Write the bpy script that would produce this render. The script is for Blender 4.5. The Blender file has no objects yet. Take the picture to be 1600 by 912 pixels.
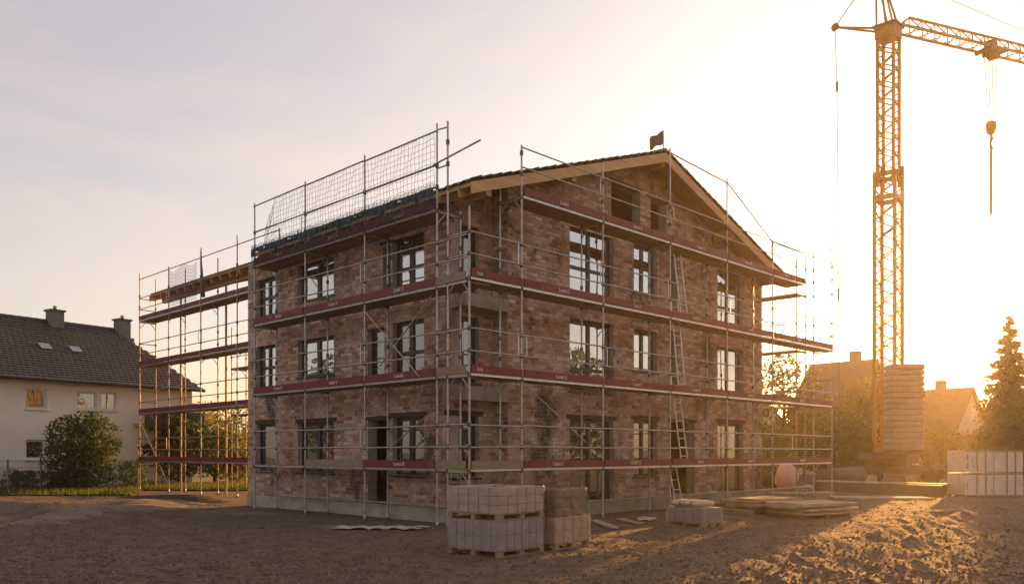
import bpy, math, random
import numpy as np
from mathutils import Vector, Matrix, Euler
random.seed(7); RNG = np.random.default_rng(11)
R = math.radians
S = bpy.context.scene
COL = S.collection
# ------------------------------------------------------------------ camera
# world axes follow the brick house: +x runs along its gable wall, +y along its side wall; origin = outer scaffold corner
F, HY, CX, HC = 1312.0, 706.0, 800.0, 1.75
AR = R(44.45)
V = Vector((math.cos(AR), math.sin(AR) * 0.9999, 0)); RT = Vector((V.y, -V.x, 0))
CAM = -(V * 18.8 + RT * -0.955)
cd = bpy.data.cameras.new('camera'); cam = bpy.data.objects.new('camera', cd); COL.objects.link(cam)
cam.location = (CAM.x, CAM.y, HC); cam.rotation_euler = (R(90), 0, math.atan2(V.y, V.x) - R(90))
cd.sensor_width = 36; cd.lens = F / 1600 * 36; cd.shift_y = (HY - 456) / 1600; cd.clip_end = 6000; cd.clip_start = 0.1
S.camera = cam
# ------------------------------------------------------------------ sky, sun, exposure
SUN_EL = R(9.6)
sd = (V + RT * 0.585).normalized()
SUN = Vector((sd.x * math.cos(SUN_EL), sd.y * math.cos(SUN_EL), math.sin(SUN_EL)))
W = bpy.data.worlds.new('World'); S.world = W; W.use_nodes = True
nt = W.node_tree; N = nt.nodes; bg = N['Background']
sky = N.new('ShaderNodeTexSky'); sky.sky_type = 'NISHITA'; sky.sun_disc = False
sky.sun_elevation = SUN_EL; sky.sun_rotation = math.atan2(SUN.x, SUN.y)
sky.altitude = 100; sky.air_density = 1.0; sky.dust_density = 1.7; sky.ozone_density = 1.5
# thin veil cloud: a white, evenly lit layer mixed into the sky by direction
tc = N.new('ShaderNodeTexCoord'); mp = N.new('ShaderNodeMapping'); mp.inputs['Scale'].default_value = (1.0, 1.0, 3.2)
nz = N.new('ShaderNodeTexNoise'); nz.inputs['Scale'].default_value = 1.7; nz.inputs['Detail'].default_value = 6; nz.inputs['Roughness'].default_value = .55; nz.inputs['Distortion'].default_value = .6
rp = N.new('ShaderNodeValToRGB'); rp.color_ramp.elements[0].position = .46; rp.color_ramp.elements[1].position = .8
rp.color_ramp.elements[0].color = (.34, .34, .34, 1); rp.color_ramp.elements[1].color = (.72, .72, .72, 1)
mx = N.new('ShaderNodeMix'); mx.data_type = 'RGBA'; mx.inputs['B'].default_value = (5.3, 3.9, 3.1, 1)
L = nt.links.new
L(tc.outputs['Generated'], mp.inputs[0]); L(mp.outputs[0], nz.inputs[0]); L(nz.outputs[0], rp.inputs[0]); L(rp.outputs[0], mx.inputs['Factor'])
L(sky.outputs[0], mx.inputs['A']); L(mx.outputs['Result'], bg.inputs[0]); bg.inputs[1].default_value = 0.085
sl = bpy.data.lights.new('sun', 'SUN'); so = bpy.data.objects.new('sun', sl); COL.objects.link(so)
sl.energy = 5.0; sl.angle = R(.7); sl.color = (1.0, .45, .11)
so.rotation_euler = SUN.to_track_quat('Z', 'Y').to_euler(); so.location = (60, 20, 40)
vs = S.view_settings; vs.view_transform = 'Standard'; vs.look = 'None'; vs.gamma = 1; vs.use_curve_mapping = False; vs.exposure = 1.32
S.cycles.use_denoising = True; S.cycles.max_bounces = 7; S.cycles.volume_bounces = 0; S.cycles.transparent_max_bounces = 12
S.cycles.sample_clamp_indirect = 6

# ------------------------------------------------------------------ pixel helpers (a pixel gives a direction; planes give the distance)
def ray(px): return V + RT * ((px - CX) / F)
def PZ(px, py, Z):                       # point at depth Z
    p = CAM + ray(px) * Z; return Vector((p.x, p.y, HC + (HY - py) * Z / F))
def G(px, py, z=0.0): return PZ(px, py, (HC - z) * F / (py - HY))
def yL(px, x):                           # y where the sight line meets plane x
    d = ray(px); return CAM.y + d.y * (x - CAM.x) / d.x
def xR(px, y):
    d = ray(px); return CAM.x + d.x * (y - CAM.y) / d.y
def depth(x, y): return (Vector((x, y, 0)) - Vector((CAM.x, CAM.y, 0))).dot(V)

# ------------------------------------------------------------------ materials
MATS = {}
def mat(name, c1, c2=None, scale=4.0, rough=.8, metal=0.0, bump=0.0, bscale=None, detail=5, attr=None, mixcol=None, spec=.5, stretch=None, coat=0, stain=None):
    m = bpy.data.materials.new(name); m.use_nodes = True; t = m.node_tree; n = t.nodes; b = n['Principled BSDF']; l = t.links.new
    b.inputs['Roughness'].default_value = rough; b.inputs['Metallic'].default_value = metal; b.inputs['Specular IOR Level'].default_value = spec
    b.inputs['Coat Weight'].default_value = coat
    g = n.new('ShaderNodeNewGeometry'); vec = g.outputs['Position']
    if stretch:
        q = n.new('ShaderNodeMapping'); q.inputs['Scale'].default_value = stretch; l(vec, q.inputs[0]); vec = q.outputs[0]
    c2 = c2 or tuple(v * .75 for v in c1)
    tx = n.new('ShaderNodeTexNoise'); tx.inputs['Scale'].default_value = scale; tx.inputs['Detail'].default_value = detail; tx.inputs['Roughness'].default_value = .62; l(vec, tx.inputs[0])
    rr = n.new('ShaderNodeValToRGB'); rr.color_ramp.elements[0].position = .34; rr.color_ramp.elements[1].position = .68
    rr.color_ramp.elements[0].color = (*c1, 1); rr.color_ramp.elements[1].color = (*c2, 1); l(tx.outputs[0], rr.inputs[0])
    out = rr.outputs[0]
    if attr:                              # per-piece colour carried by the mesh, blended with the noise colour
        a = n.new('ShaderNodeAttribute'); a.attribute_name = attr
        x = n.new('ShaderNodeMix'); x.data_type = 'RGBA'; x.inputs['Factor'].default_value = mixcol or .7
        l(out, x.inputs['A']); l(a.outputs['Color'], x.inputs['B']); out = x.outputs['Result']
    if stain:                             # soot / lime stains with a shape of their own
        for sc_, p0, p1, col in stain:
            s_ = n.new('ShaderNodeTexNoise'); s_.inputs['Scale'].default_value = sc_; s_.inputs['Detail'].default_value = 7; s_.inputs['Roughness'].default_value = .65
            mpn = n.new('ShaderNodeMapping'); mpn.inputs['Location'].default_value = (sc_ * 3, 1.7, 4.1); mpn.inputs['Scale'].default_value = (1, 1, .8); l(g.outputs['Position'], mpn.inputs[0]); l(mpn.outputs[0], s_.inputs[0])
            r_ = n.new('ShaderNodeValToRGB'); r_.color_ramp.elements[0].position = p0; r_.color_ramp.elements[1].position = p1; l(s_.outputs[0], r_.inputs[0])
            x = n.new('ShaderNodeMix'); x.data_type = 'RGBA'; l(r_.outputs[0], x.inputs['Factor']); l(out, x.inputs['A']); x.inputs['B'].default_value = (*col, 1); out = x.outputs['Result']
    l(out, b.inputs['Base Color'])
    if bump:
        bt = n.new('ShaderNodeTexNoise'); bt.inputs['Scale'].default_value = bscale or scale * 4; bt.inputs['Detail'].default_value = 6; l(vec, bt.inputs[0])
        bn = n.new('ShaderNodeBump'); bn.inputs['Strength'].default_value = bump; bn.inputs['Distance'].default_value = .05; l(bt.outputs[0], bn.inputs['Height']); l(bn.outputs[0], b.inputs['Normal'])
    MATS[name] = m; return m
def leafmat(name, c1, c2):
    m = mat(name, c1, c2, scale=1.3, rough=.6, spec=.3); t = m.node_tree; n = t.nodes; b = n['Principled BSDF']; o = n['Material Output']
    tr = n.new('ShaderNodeBsdfTranslucent'); ms = n.new('ShaderNodeMixShader'); ms.inputs[0].default_value = .45
    src = b.inputs['Base Color'].links[0].from_socket
    hs = n.new('ShaderNodeHueSaturation'); hs.inputs['Value'].default_value = 1.7; hs.inputs['Saturation'].default_value = 1.1; t.links.new(src, hs.inputs['Color']); t.links.new(hs.outputs[0], tr.inputs[0])
    t.links.new(b.outputs[0], ms.inputs[1]); t.links.new(tr.outputs[0], ms.inputs[2]); t.links.new(ms.outputs[0], o.inputs[0]); return m
def glassmat(name, refl=.5, tint=(.012, .016, .018), wob=.02):
    m = bpy.data.materials.new(name); m.use_nodes = True; t = m.node_tree; n = t.nodes; l = t.links.new
    b = n['Principled BSDF']; b.inputs['Base Color'].default_value = (*tint, 1); b.inputs['Roughness'].default_value = .15
    gl = n.new('ShaderNodeBsdfGlossy'); gl.inputs['Color'].default_value = (.92, .95, .97, 1); gl.inputs['Roughness'].default_value = .012
    g = n.new('ShaderNodeNewGeometry'); tx = n.new('ShaderNodeTexNoise'); tx.inputs['Scale'].default_value = 1.6; tx.inputs['Detail'].default_value = 1; l(g.outputs['Position'], tx.inputs[0])
    bn = n.new('ShaderNodeBump'); bn.inputs['Strength'].default_value = wob * 4; bn.inputs['Distance'].default_value = .05; l(tx.outputs[0], bn.inputs['Height']); l(bn.outputs[0], gl.inputs['Normal'])
    ms = n.new('ShaderNodeMixShader'); ms.inputs[0].default_value = refl; l(b.outputs[0], ms.inputs[1]); l(gl.outputs[0], ms.inputs[2]); l(ms.outputs[0], n['Material Output'].inputs[0])
    MATS[name] = m; return m
def filmmat(name, tint, alpha):
    m = mat(name, tint, tuple(v * .55 for v in tint), scale=5, rough=.25, bump=.8, bscale=7, spec=.7, stretch=(1, 1, 4)); t = m.node_tree; n = t.nodes
    tr = n.new('ShaderNodeBsdfTransparent'); ms = n.new('ShaderNodeMixShader'); ms.inputs[0].default_value = alpha
    t.links.new(tr.outputs[0], ms.inputs[1]); t.links.new(n['Principled BSDF'].outputs[0], ms.inputs[2]); t.links.new(ms.outputs[0], n['Material Output'].inputs[0]); return m

mat('brick', (.47, .29, .21), (.36, .205, .14), scale=9, rough=.9, bump=.35, bscale=45, attr='tint', mixcol=.78,
    stain=[(.62, .54, .66, (.075, .048, .036)), (1.0, .53, .70, (.64, .51, .43)), (2.2, .60, .68, (.085, .055, .042))])
mat('mortar', (.46, .40, .35), (.30, .25, .21), scale=3, rough=.95, bump=.4, bscale=60, stain=[(.62, .56, .70, (.09, .07, .055))])
mat('concrete', (.40, .35, .29), (.26, .22, .175), scale=1.6, rough=.92, bump=.25, bscale=30, stain=[(.9, .55, .72, (.14, .11, .085))])
mat('plinth', (.44, .38, .29), (.28, .23, .165), scale=1.4, rough=.92, bump=.25, bscale=25, stain=[(1.1, .52, .7, (.15, .115, .08))])
mat('steel', (.46, .46, .45), (.30, .285, .26), scale=7, rough=.42, metal=.75, bump=.05)
mat('steel_dark', (.10, .10, .10), (.16, .12, .09), scale=9, rough=.6, metal=.5)
mat('steel_brown', (.42, .33, .22), (.28, .17, .085), scale=5, rough=.55, metal=.5)  # brown-toned steel of the props, rear and end scaffolds
mat('alu', (.72, .72, .72), (.55, .54, .52), scale=8, rough=.38, metal=.7)
mat('red_board', (.175, .014, .022), (.11, .010, .016), scale=3, rough=.6, bump=.08, stain=[(2.1, .6, .76, (.21, .12, .095))])
mat('wood_board', (.30, .235, .16), (.19, .14, .09), scale=5, rough=.8, bump=.15, stretch=(1, 1, 5))
mat('deck_ply', (.27, .175, .10), (.16, .10, .058), scale=3, rough=.75, bump=.1)
mat('timber', (.62, .40, .20), (.47, .27, .12), scale=2.2, rough=.65, bump=.1, stretch=(.6, 3, 8))
mat('soffit', (.42, .24, .105), (.28, .145, .06), scale=2.2, rough=.7, bump=.1, stretch=(1, 6, 6))
mat('tile_dark', (.075, .075, .075), (.045, .043, .042), scale=4, rough=.6, bump=.15)
mat('tile_house', (.046, .045, .047), (.027, .026, .027), scale=3, rough=.6, bump=.15)
mat('frame', (.020, .022, .025), (.014, .015, .017), rough=.42)
mat('frame_white', (.72, .72, .70), (.62, .61, .59), rough=.45)
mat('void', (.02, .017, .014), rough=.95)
mat('lintel', (.06, .045, .035), (.035, .026, .02), scale=6, rough=.9)
glassmat('glass', .62); glassmat('glass_low', .22); glassmat('glass_house', .30)
mat('white_paint', (.80, .78, .74), (.6, .56, .52), scale=12, rough=.6)
mat('net_grey', (.10, .125, .15), (.07, .09, .11), rough=.8)
mat('net_blue', (.02, .065, .095), (.012, .04, .065), rough=.8)
mat('dirt', (.150, .100, .062), (.070, .046, .029), scale=1.7, rough=.95, bump=.45, bscale=13, detail=9, stain=[(.16, .50, .62, (.09, .062, .042)), (.33, .58, .7, (.20, .148, .10)), (5.5, .56, .66, (.045, .03, .02)), (9.0, .62, .70, (.24, .18, .125))])
mat('clod', (.19, .13, .082), (.06, .04, .026), scale=5, rough=.95, bump=.4)
mat('stone', (.33, .29, .25), (.2, .17, .14), scale=3, rough=.9)
mat('gravel', (.22, .175, .125), (.13, .10, .07), scale=2.5, rough=.95, bump=1.0, bscale=14)
mat('soil_dark', (.05, .034, .022), (.028, .02, .014), scale=2, rough=.95, bump=.9, bscale=6)
mat('grass', (.055, .085, .02), (.085, .09, .026), scale=1, rough=.85)
mat('render_white', (.82, .77, .70), (.74, .68, .61), scale=.7, rough=.9, bump=.08, bscale=40)
mat('render_far', (.55, .47, .38), (.48, .40, .31), scale=.7, rough=.9)
mat('roof_far', (.15, .085, .055), (.10, .06, .04), scale=2, rough=.85, bump=.3, bscale=5)
mat('chimney', (.17, .155, .145), (.11, .10, .095), scale=6, rough=.85)
mat('crane_yellow', (.36, .18, .018), (.25, .115, .014), scale=2.5, rough=.45, spec=.4, stain=[(1.7, .6, .75, (.14, .075, .03))])
mat('crane_dark', (.085, .065, .055), (.05, .04, .035), scale=3, rough=.6)
mat('crane_base', (.13, .095, .085), (.075, .055, .05), scale=2, rough=.7, stain=[(2, .6, .75, (.17, .10, .05))])
mat('ballast', (.34, .275, .20), (.25, .195, .14), scale=1.8, rough=.9, bump=.2, bscale=18)
mat('teal', (.045, .085, .085), (.03, .055, .055), scale=3, rough=.5)
mat('wrap_white', (.66, .57, .49), (.55, .46, .38), scale=3, rough=.35, bump=.25, bscale=8)
mat('strap', (.30, .21, .13), (.2, .14, .09), rough=.6)
mat('print', (.33, .28, .24), (.22, .19, .17), rough=.5)
mat('block_pale', (.44, .32, .255), (.30, .21, .165), scale=5, rough=.85, bump=.1)
mat('block_grey', (.29, .235, .225), (.19, .155, .145), scale=5, rough=.85, bump=.1)
mat('block_tan', (.42, .27, .18), (.28, .17, .105), scale=5, rough=.85, bump=.1)
filmmat('film', (.66, .56, .53), .2); filmmat('film_warm', (.74, .60, .52), .2); filmmat('film_dark', (.10, .085, .065), .45)
mat('pallet_wood', (.30, .215, .13), (.19, .13, .075), scale=5, rough=.85, bump=.15)
mat('sheet_wood', (.50, .385, .26), (.27, .19, .12), scale=2.2, rough=.75, bump=.1)
mat('paper', (.52, .46, .38), (.42, .36, .29), scale=5, rough=.8)
mat('bag', (.50, .40, .31), (.40, .30, .22), scale=6, rough=.8, bump=.3, bscale=12)
mat('bag_pink', (.62, .42, .36), (.50, .30, .25), scale=5, rough=.7, bump=.3, bscale=9)
mat('cloth', (.22, .13, .075), (.15, .085, .045), scale=6, rough=.9)
mat('bark', (.09, .06, .04), (.05, .035, .024), scale=5, rough=.95, bump=.4)
leafmat('leaf_dark', (.030, .050, .014), (.050, .070, .018)); leafmat('leaf_mid', (.055, .075, .018), (.10, .11, .025)); leafmat('leaf_gold', (.12, .115, .022), (.18, .14, .03)); leafmat('needle', (.075, .08, .022), (.13, .105, .03))
mat('fence_wire', (.16, .16, .155), (.10, .10, .095), rough=.5, metal=.4); mat('fence_post', (.20, .17, .14), (.14, .11, .09), rough=.8)
mat('rope', (.10, .075, .05), rough=.8); mat('hook', (.16, .10, .05), rough=.5, metal=.3)

# ------------------------------------------------------------------ mesh builder and object helpers
class MB:
    def __init__(s): s.v = []; s.f = []; s.tint = []
    def add(s, vs_, fs, tint=None):
        o = len(s.v); s.v += [tuple(p) for p in vs_]; s.f += [tuple(i + o for i in f) for f in fs]
        if tint is not None: s.tint += [tint] * len(vs_)
        return s
    def box(s, a, b, tint=None):
        (x0, y0, z0), (x1, y1, z1) = a, b
        return s.add([(x0, y0, z0), (x1, y0, z0), (x1, y1, z0), (x0, y1, z0), (x0, y0, z1), (x1, y0, z1), (x1, y1, z1), (x0, y1, z1)],
                     [(3, 2, 1, 0), (4, 5, 6, 7), (0, 1, 5, 4), (1, 2, 6, 5), (2, 3, 7, 6), (3, 0, 4, 7)], tint)
    def bar(s, a, b, w, h, up=(0, 0, 1)):            # rectangular bar from a to b
        a = Vector(a); b = Vector(b); d = (b - a).normalized(); u = Vector(up); sde = d.cross(u)
        if sde.length < 1e-4: sde = d.cross(Vector((1, 0, 0)))
        sde.normalize(); u = sde.cross(d)
        vs_ = [p + sde * (sx * w / 2) + u * (sz * h / 2) for p in (a, b) for sx, sz in ((-1, -1), (1, -1), (1, 1), (-1, 1))]
        return s.add(vs_, [(0, 1, 2, 3), (7, 6, 5, 4), (0, 4, 5, 1), (1, 5, 6, 2), (2, 6, 7, 3), (3, 7, 4, 0)])
    def tube(s, path, radii, n=7, cap=True):
        path = [Vector(p) for p in path]
        if not hasattr(radii, '__len__'): radii = [radii] * len(path)
        o = len(s.v); prev = None
        for i, p in enumerate(path):
            d = (path[min(i + 1, len(path) - 1)] - path[max(i - 1, 0)]).normalized()
            r_ = d.cross(Vector((0, 0, 1)) if abs(d.z) < .95 else Vector((1, 0, 0))).normalized()
            if prev is not None:
                r_ = (prev - d * prev.dot(d)).normalized()
            prev = r_; u = d.cross(r_)
            for k in range(n):
                a = 2 * math.pi * k / n; s.v.append(tuple(p + (r_ * math.cos(a) + u * math.sin(a)) * radii[i]))
        for i in range(len(path) - 1):
            for k in range(n):
                k2 = (k + 1) % n; s.f.append((o + i * n + k, o + i * n + k2, o + (i + 1) * n + k2, o + (i + 1) * n + k))
        if cap: s.f.append(tuple(o + k for k in range(n))[::-1]); s.f.append(tuple(o + (len(path) - 1) * n + k for k in range(n)))
        return s
    def prism(s, poly, axis_vec):                    # polygon (list of 3d points) extruded by vector
        a = Vector(axis_vec); n = len(poly); p = [Vector(q) for q in poly]
        return s.add(p + [q + a for q in p], [tuple(range(n))[::-1], tuple(range(n, 2 * n))] + [(i, (i + 1) % n, n + (i + 1) % n, n + i) for i in range(n)])
    def mesh(s, name, m, smooth=False):
        me = bpy.data.meshes.new(name); me.from_pydata(s.v, [], s.f); me.materials.append(MATS[m])
        if s.tint:
            at = me.attributes.new('tint', 'FLOAT_COLOR', 'POINT'); at.data.foreach_set('color', np.array([(*t, 1.0) for t in s.tint], dtype=np.float32).ravel())
        if smooth: me.polygons.foreach_set('use_smooth', [True] * len(me.polygons))
        me.update(); return me
LM = {}
UNIT = {}
def unit(kind, m):
    k = (kind, m)
    if k not in UNIT:
        b = MB()
        if kind == 'cyl': b.tube([(0, 0, 0), (0, 0, 1)], 1.0, 8); UNIT[k] = b.mesh('tube', m, True)
        if kind == 'cyl6': b.tube([(0, 0, 0), (0, 0, 1)], 1.0, 5); UNIT[k] = b.mesh('tube', m, True)
        if kind == 'box': b.box((-.5, -.5, -.5), (.5, .5, .5)); UNIT[k] = b.mesh('block', m)
    return UNIT[k]
class Thing:
    def __init__(s, name, label, cat, origin=(0, 0, 0), rz=0.0, group=None, local=False):
        o = bpy.data.objects.new(name, None); COL.objects.link(o); o.empty_display_size = .3
        o.location = origin; o.rotation_euler = (0, 0, rz); o['label'] = label; o['category'] = cat
        if group: o['group'] = group
        s.o = o; m = Matrix.Translation(Vector(origin)) @ Matrix.Rotation(rz, 4, 'Z')
        s.mi = Matrix.Identity(4) if local else m.inverted()
    def put(s, name, me, mw=None, parent=None, kind=None, label=None):
        o = bpy.data.objects.new(name, me); COL.objects.link(o); m = s.mi @ (mw or Matrix.Identity(4)); LM[o.name] = m
        p = parent or s.o; o.parent = p
        if parent is not None: o.matrix_parent_inverse = LM[parent.name].inverted()
        o.matrix_basis = m
        if kind: o['kind'] = kind
        if label: o['label'] = label
        return o
    def mb(s, name, b, m, parent=None, smooth=False, kind=None, label=None): return s.put(name, b.mesh(name, m, smooth), None, parent, kind, label)
    def tube(s, name, a, b, r, m, parent=None, kind='cyl'):
        a = Vector(a); b = Vector(b); d = b - a
        M = Matrix.Translation(a) @ d.to_track_quat('Z', 'Y').to_matrix().to_4x4() @ Matrix.Diagonal((r, r, d.length, 1))
        return s.put(name, unit(kind, m), M, parent)
    def box(s, name, a, b, m, parent=None, label=None):
        a = Vector(a); b = Vector(b); c = (a + b) / 2; d = b - a
        return s.put(name, unit('box', m), Matrix.Translation(c) @ Matrix.Diagonal((abs(d.x), abs(d.y), abs(d.z), 1)), parent, None, label)
    def bar(s, name, a, b, w, h, m, parent=None):     # rectangular bar a -> b, width w horizontal, height h
        a = Vector(a); b = Vector(b); d = b - a; x = d.normalized(); sy = Vector((0, 0, 1)).cross(x)
        sy = sy.normalized() if sy.length > 1e-4 else Vector((0, 1, 0)); z = x.cross(sy)
        M3 = Matrix((x, sy, z)).transposed().to_4x4()
        return s.put(name, unit('box', m), Matrix.Translation((a + b) / 2) @ M3 @ Matrix.Diagonal((d.length, w, h, 1)), parent)
def single(name, b, m, label, cat, origin=(0, 0, 0), rz=0, group=None, smooth=False):
    me = b.mesh(name, m, smooth); o = bpy.data.objects.new(name, me); COL.objects.link(o); o.location = origin; o.rotation_euler = (0, 0, rz)
    o['label'] = label; o['category'] = cat
    if group: o['group'] = group
    return o
def structure(name, me, kind='structure', loc=(0, 0, 0), **kw):
    o = bpy.data.objects.new(name, me); COL.objects.link(o); o['kind'] = kind; o.location = loc
    for k, v_ in kw.items(): o[k] = v_
    return o

# ------------------------------------------------------------------ ground
def vnoise(x, y, seed=0):
    xi = np.floor(x).astype(np.int64); yi = np.floor(y).astype(np.int64); fx = x - xi; fy = y - yi
    fx = fx * fx * (3 - 2 * fx); fy = fy * fy * (3 - 2 * fy)
    def h(a, b):
        n_ = (a * 374761393 + b * 668265263 + seed * 1442695041) & 0xffffffff
        n_ = ((n_ ^ (n_ >> 13)) * 1274126177) & 0xffffffff
        return ((n_ ^ (n_ >> 16)) & 0xffff) / 65535.0
    return (h(xi, yi) * (1 - fx) + h(xi + 1, yi) * fx) * (1 - fy) + (h(xi, yi + 1) * (1 - fx) + h(xi + 1, yi + 1) * fx) * fy
def seg_d(x, y, a, b):
    ax, ay = a.x, a.y; dx, dy = b.x - ax, b.y - ay; t = np.clip(((x - ax) * dx + (y - ay) * dy) / (dx * dx + dy * dy), 0, 1)
    return np.hypot(x - ax - t * dx, y - ay - t * dy), t
RIDGE = [(G(-60, 838), G(150, 815), .20), (G(150, 815), G(250, 792), .32), (G(250, 792), G(335, 782), .38)]
TR = []
for (p0, p1) in (((1640, 800), (1270, 912)), ((1560, 800), (1130, 912)), ((1720, 806), (1420, 912)), ((1480, 806), (990, 905))):
    TR.append((G(*p0), G(*p1)))
MOUND = G(255, 783)
def gz(x, y, fine=True):
    x = np.asarray(x, float); y = np.asarray(y, float)
    z = (vnoise(x * .16, y * .16, 3) - .5) * .16 + (vnoise(x * .5, y * .5, 4) - .5) * .07
    if fine:
        z = z + (vnoise(x * 1.5, y * 1.5, 5) - .5) * .055 + (vnoise(x * 3.4, y * 3.4, 6) - .5) * .03 + np.maximum(vnoise(x * 5.6, y * 5.6, 8) - .62, 0) * .07 + (RNG.random(x.shape) - .5) * .009
    for a, b, h in RIDGE:
        d, t = seg_d(x, y, a, b); z = z + h * np.exp(-(d / 1.3) ** 2) * .75
    z = z + .55 * np.exp(-(((x - MOUND.x) / 2.4) ** 2 + ((y - MOUND.y) / 2.0) ** 2))
    for a, b in TR:
        d, t = seg_d(x, y, a, b); lug = .7 + .3 * np.sin(t * 110)
        z = z + (-.06 * np.exp(-(d / .22) ** 2) * lug + .06 * np.exp(-((d - .48) / .2) ** 2) * (.6 + .8 * vnoise(x * 2.2, y * 2.2, 12)))
    # keep it tame round the building and scaffold feet
    dx = np.maximum(np.maximum(-.5 - x, x - 19.5), 0); dy = np.maximum(np.maximum(-.5 - y, y - 27), 0); db = np.hypot(dx, dy)
    k = np.clip(db / 2.5, 0.12, 1); z = z * k
    far = np.clip((np.hypot(x - 4, y - 2) - 36) / 12, 0, 1); z = z * (1 - far)
    return z
def gzs(x, y): return float(gz(np.array([x]), np.array([y]))[0])
def axis(lo, hi, step, far):
    a = list(np.arange(lo, hi, step)); s_ = step; p = hi
    up = []
    while p < far: up.append(p); s_ *= 1.22; p += s_
    dn = []; s_ = step; p = lo - step
    while p > -far: dn.append(p); s_ *= 1.22; p -= s_
    return np.array(dn[::-1] + a + up)
def grid_mesh(name, xs, ys, zf, m):
    X, Y = np.meshgrid(xs, ys); Zz = zf(X.ravel(), Y.ravel()); vv = np.stack([X.ravel(), Y.ravel(), Zz], 1).astype(np.float32)
    nx, ny = len(xs), len(ys); i = np.arange(nx * ny).reshape(ny, nx)
    q = np.stack([i[:-1, :-1], i[:-1, 1:], i[1:, 1:], i[1:, :-1]], -1).reshape(-1, 4)
    me = bpy.data.meshes.new(name); me.vertices.add(len(vv)); me.vertices.foreach_set('co', vv.ravel()); me.loops.add(q.size); me.loops.foreach_set('vertex_index', q.ravel().astype(np.int32))
    me.polygons.add(len(q)); me.polygons.foreach_set('loop_start', np.arange(0, q.size, 4, dtype=np.int32)); me.polygons.foreach_set('use_smooth', np.ones(len(q), bool))
    me.update(calc_edges=True); me.materials.append(MATS[m]); return me
structure('ground', grid_mesh('ground', axis(-12, 20, .085, 480), axis(-12, 14, .085, 480), gz, 'dirt'))
def sheet(name, poly, z, m, lift=.004):
    b = MB(); b.add([(p.x, p.y, z) for p in poly], [tuple(range(len(poly)))]); return structure(name, b.mesh(name, m))
# clods and stones lying on the dirt
def rocks(name, n, m, smin, smax, zone):
    b = MB(); k = 0
    base = [(1, 0, 0), (-.5, .85, 0), (-.5, -.85, 0), (.25, .1, .75), (-.1, -.1, -.5)]; fs = [(0, 1, 3), (1, 2, 3), (2, 0, 3), (1, 0, 4), (2, 1, 4), (0, 2, 4)]
    pts = []
    while len(pts) < n:
        px = random.uniform(-40, 1640); Z = 10.5 / (random.random() ** .75 + .16) ; Z = min(Z, 34)
        p = CAM + ray(px) * Z
        if .2 < p.x < 17.5 and .3 < p.y < 26: continue
        if zone and not zone(px, Z): continue
        pts.append((p.x, p.y))
    pts = np.array(pts); zz = gz(pts[:, 0], pts[:, 1])
    for (x, y), z in zip(pts, zz):
        s_ = smin + (smax - smin) * random.random() ** 2.5; a = random.uniform(0, 6.28); c, sn = math.cos(a), math.sin(a); sy = random.uniform(.6, 1); sz = random.uniform(.5, 1.1)
        vs_ = []
        for q in base:
            qx, qy, qz = q[0] * s_ * random.uniform(.75, 1.2), q[1] * s_ * sy * random.uniform(.75, 1.2), q[2] * s_ * sz
            vs_.append((x + qx * c - qy * sn, y + qx * sn + qy * c, z + qz))
        b.add(vs_, fs)
    structure(name, b.mesh(name, m), 'stuff', label='loose crumbs strewn over the bare building site dirt', category=name.replace('_', ' '))
rocks('clods', 36000, 'clod', .010, .055, None)
rocks('pebbles', 5000, 'stone', .006, .032, None)
# grey gravel spoil bank on the left
bb = MB()
def strip_mesh(path, w, lift, m, name, seed, n=60, mcol=14):
    pts = []
    P = [Vector((p.x, p.y)) for p in path]; ls = [0]
    for i in range(len(P) - 1): ls.append(ls[-1] + (P[i + 1] - P[i]).length)
    vs_ = []; fs = []
    for i in range(n + 1):
        s_ = ls[-1] * i / n; j = max(k for k in range(len(P) - 1) if ls[k] <= s_ + 1e-9); t = (s_ - ls[j]) / (ls[j + 1] - ls[j]); c = P[j].lerp(P[j + 1], t)
        d = (P[j + 1] - P[j]).normalized(); nrm = Vector((-d.y, d.x))
        for k in range(mcol + 1):
            e = k / mcol * 2 - 1; ww = w * (.75 + .5 * float(vnoise(np.array([s_ * .6]), np.array([seed + 3.0]), seed)[0])) * (1 if .04 < i / n < .96 else .5)
            q = c + nrm * e * ww; z = gzs(q.x, q.y) + lift * (1 - abs(e) ** 2.5) * math.sin(math.pi * min(max(i / n, .0), 1)) ** .6 - .03 * (1 if 0 < i < n else 2) - .03 * abs(e) ** 6 + random.uniform(0, .03)
            vs_.append((q.x, q.y, z))
    for i in range(n):
        for k in range(mcol): a = i * (mcol + 1) + k; fs.append((a, a + 1, a + mcol + 2, a + mcol + 1))
    b = MB(); b.add(vs_, fs); structure(name, b.mesh(name, m, True))
strip_mesh([G(-70, 835), G(60, 828), G(170, 812), G(250, 793), G(330, 784)], .95, .05, 'gravel', 'gravel_bank', 3)
strip_mesh([G(185, 776), G(250, 778), G(300, 781), G(345, 787)], .7, .16, 'soil_dark', 'soil_bank', 5)

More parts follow.
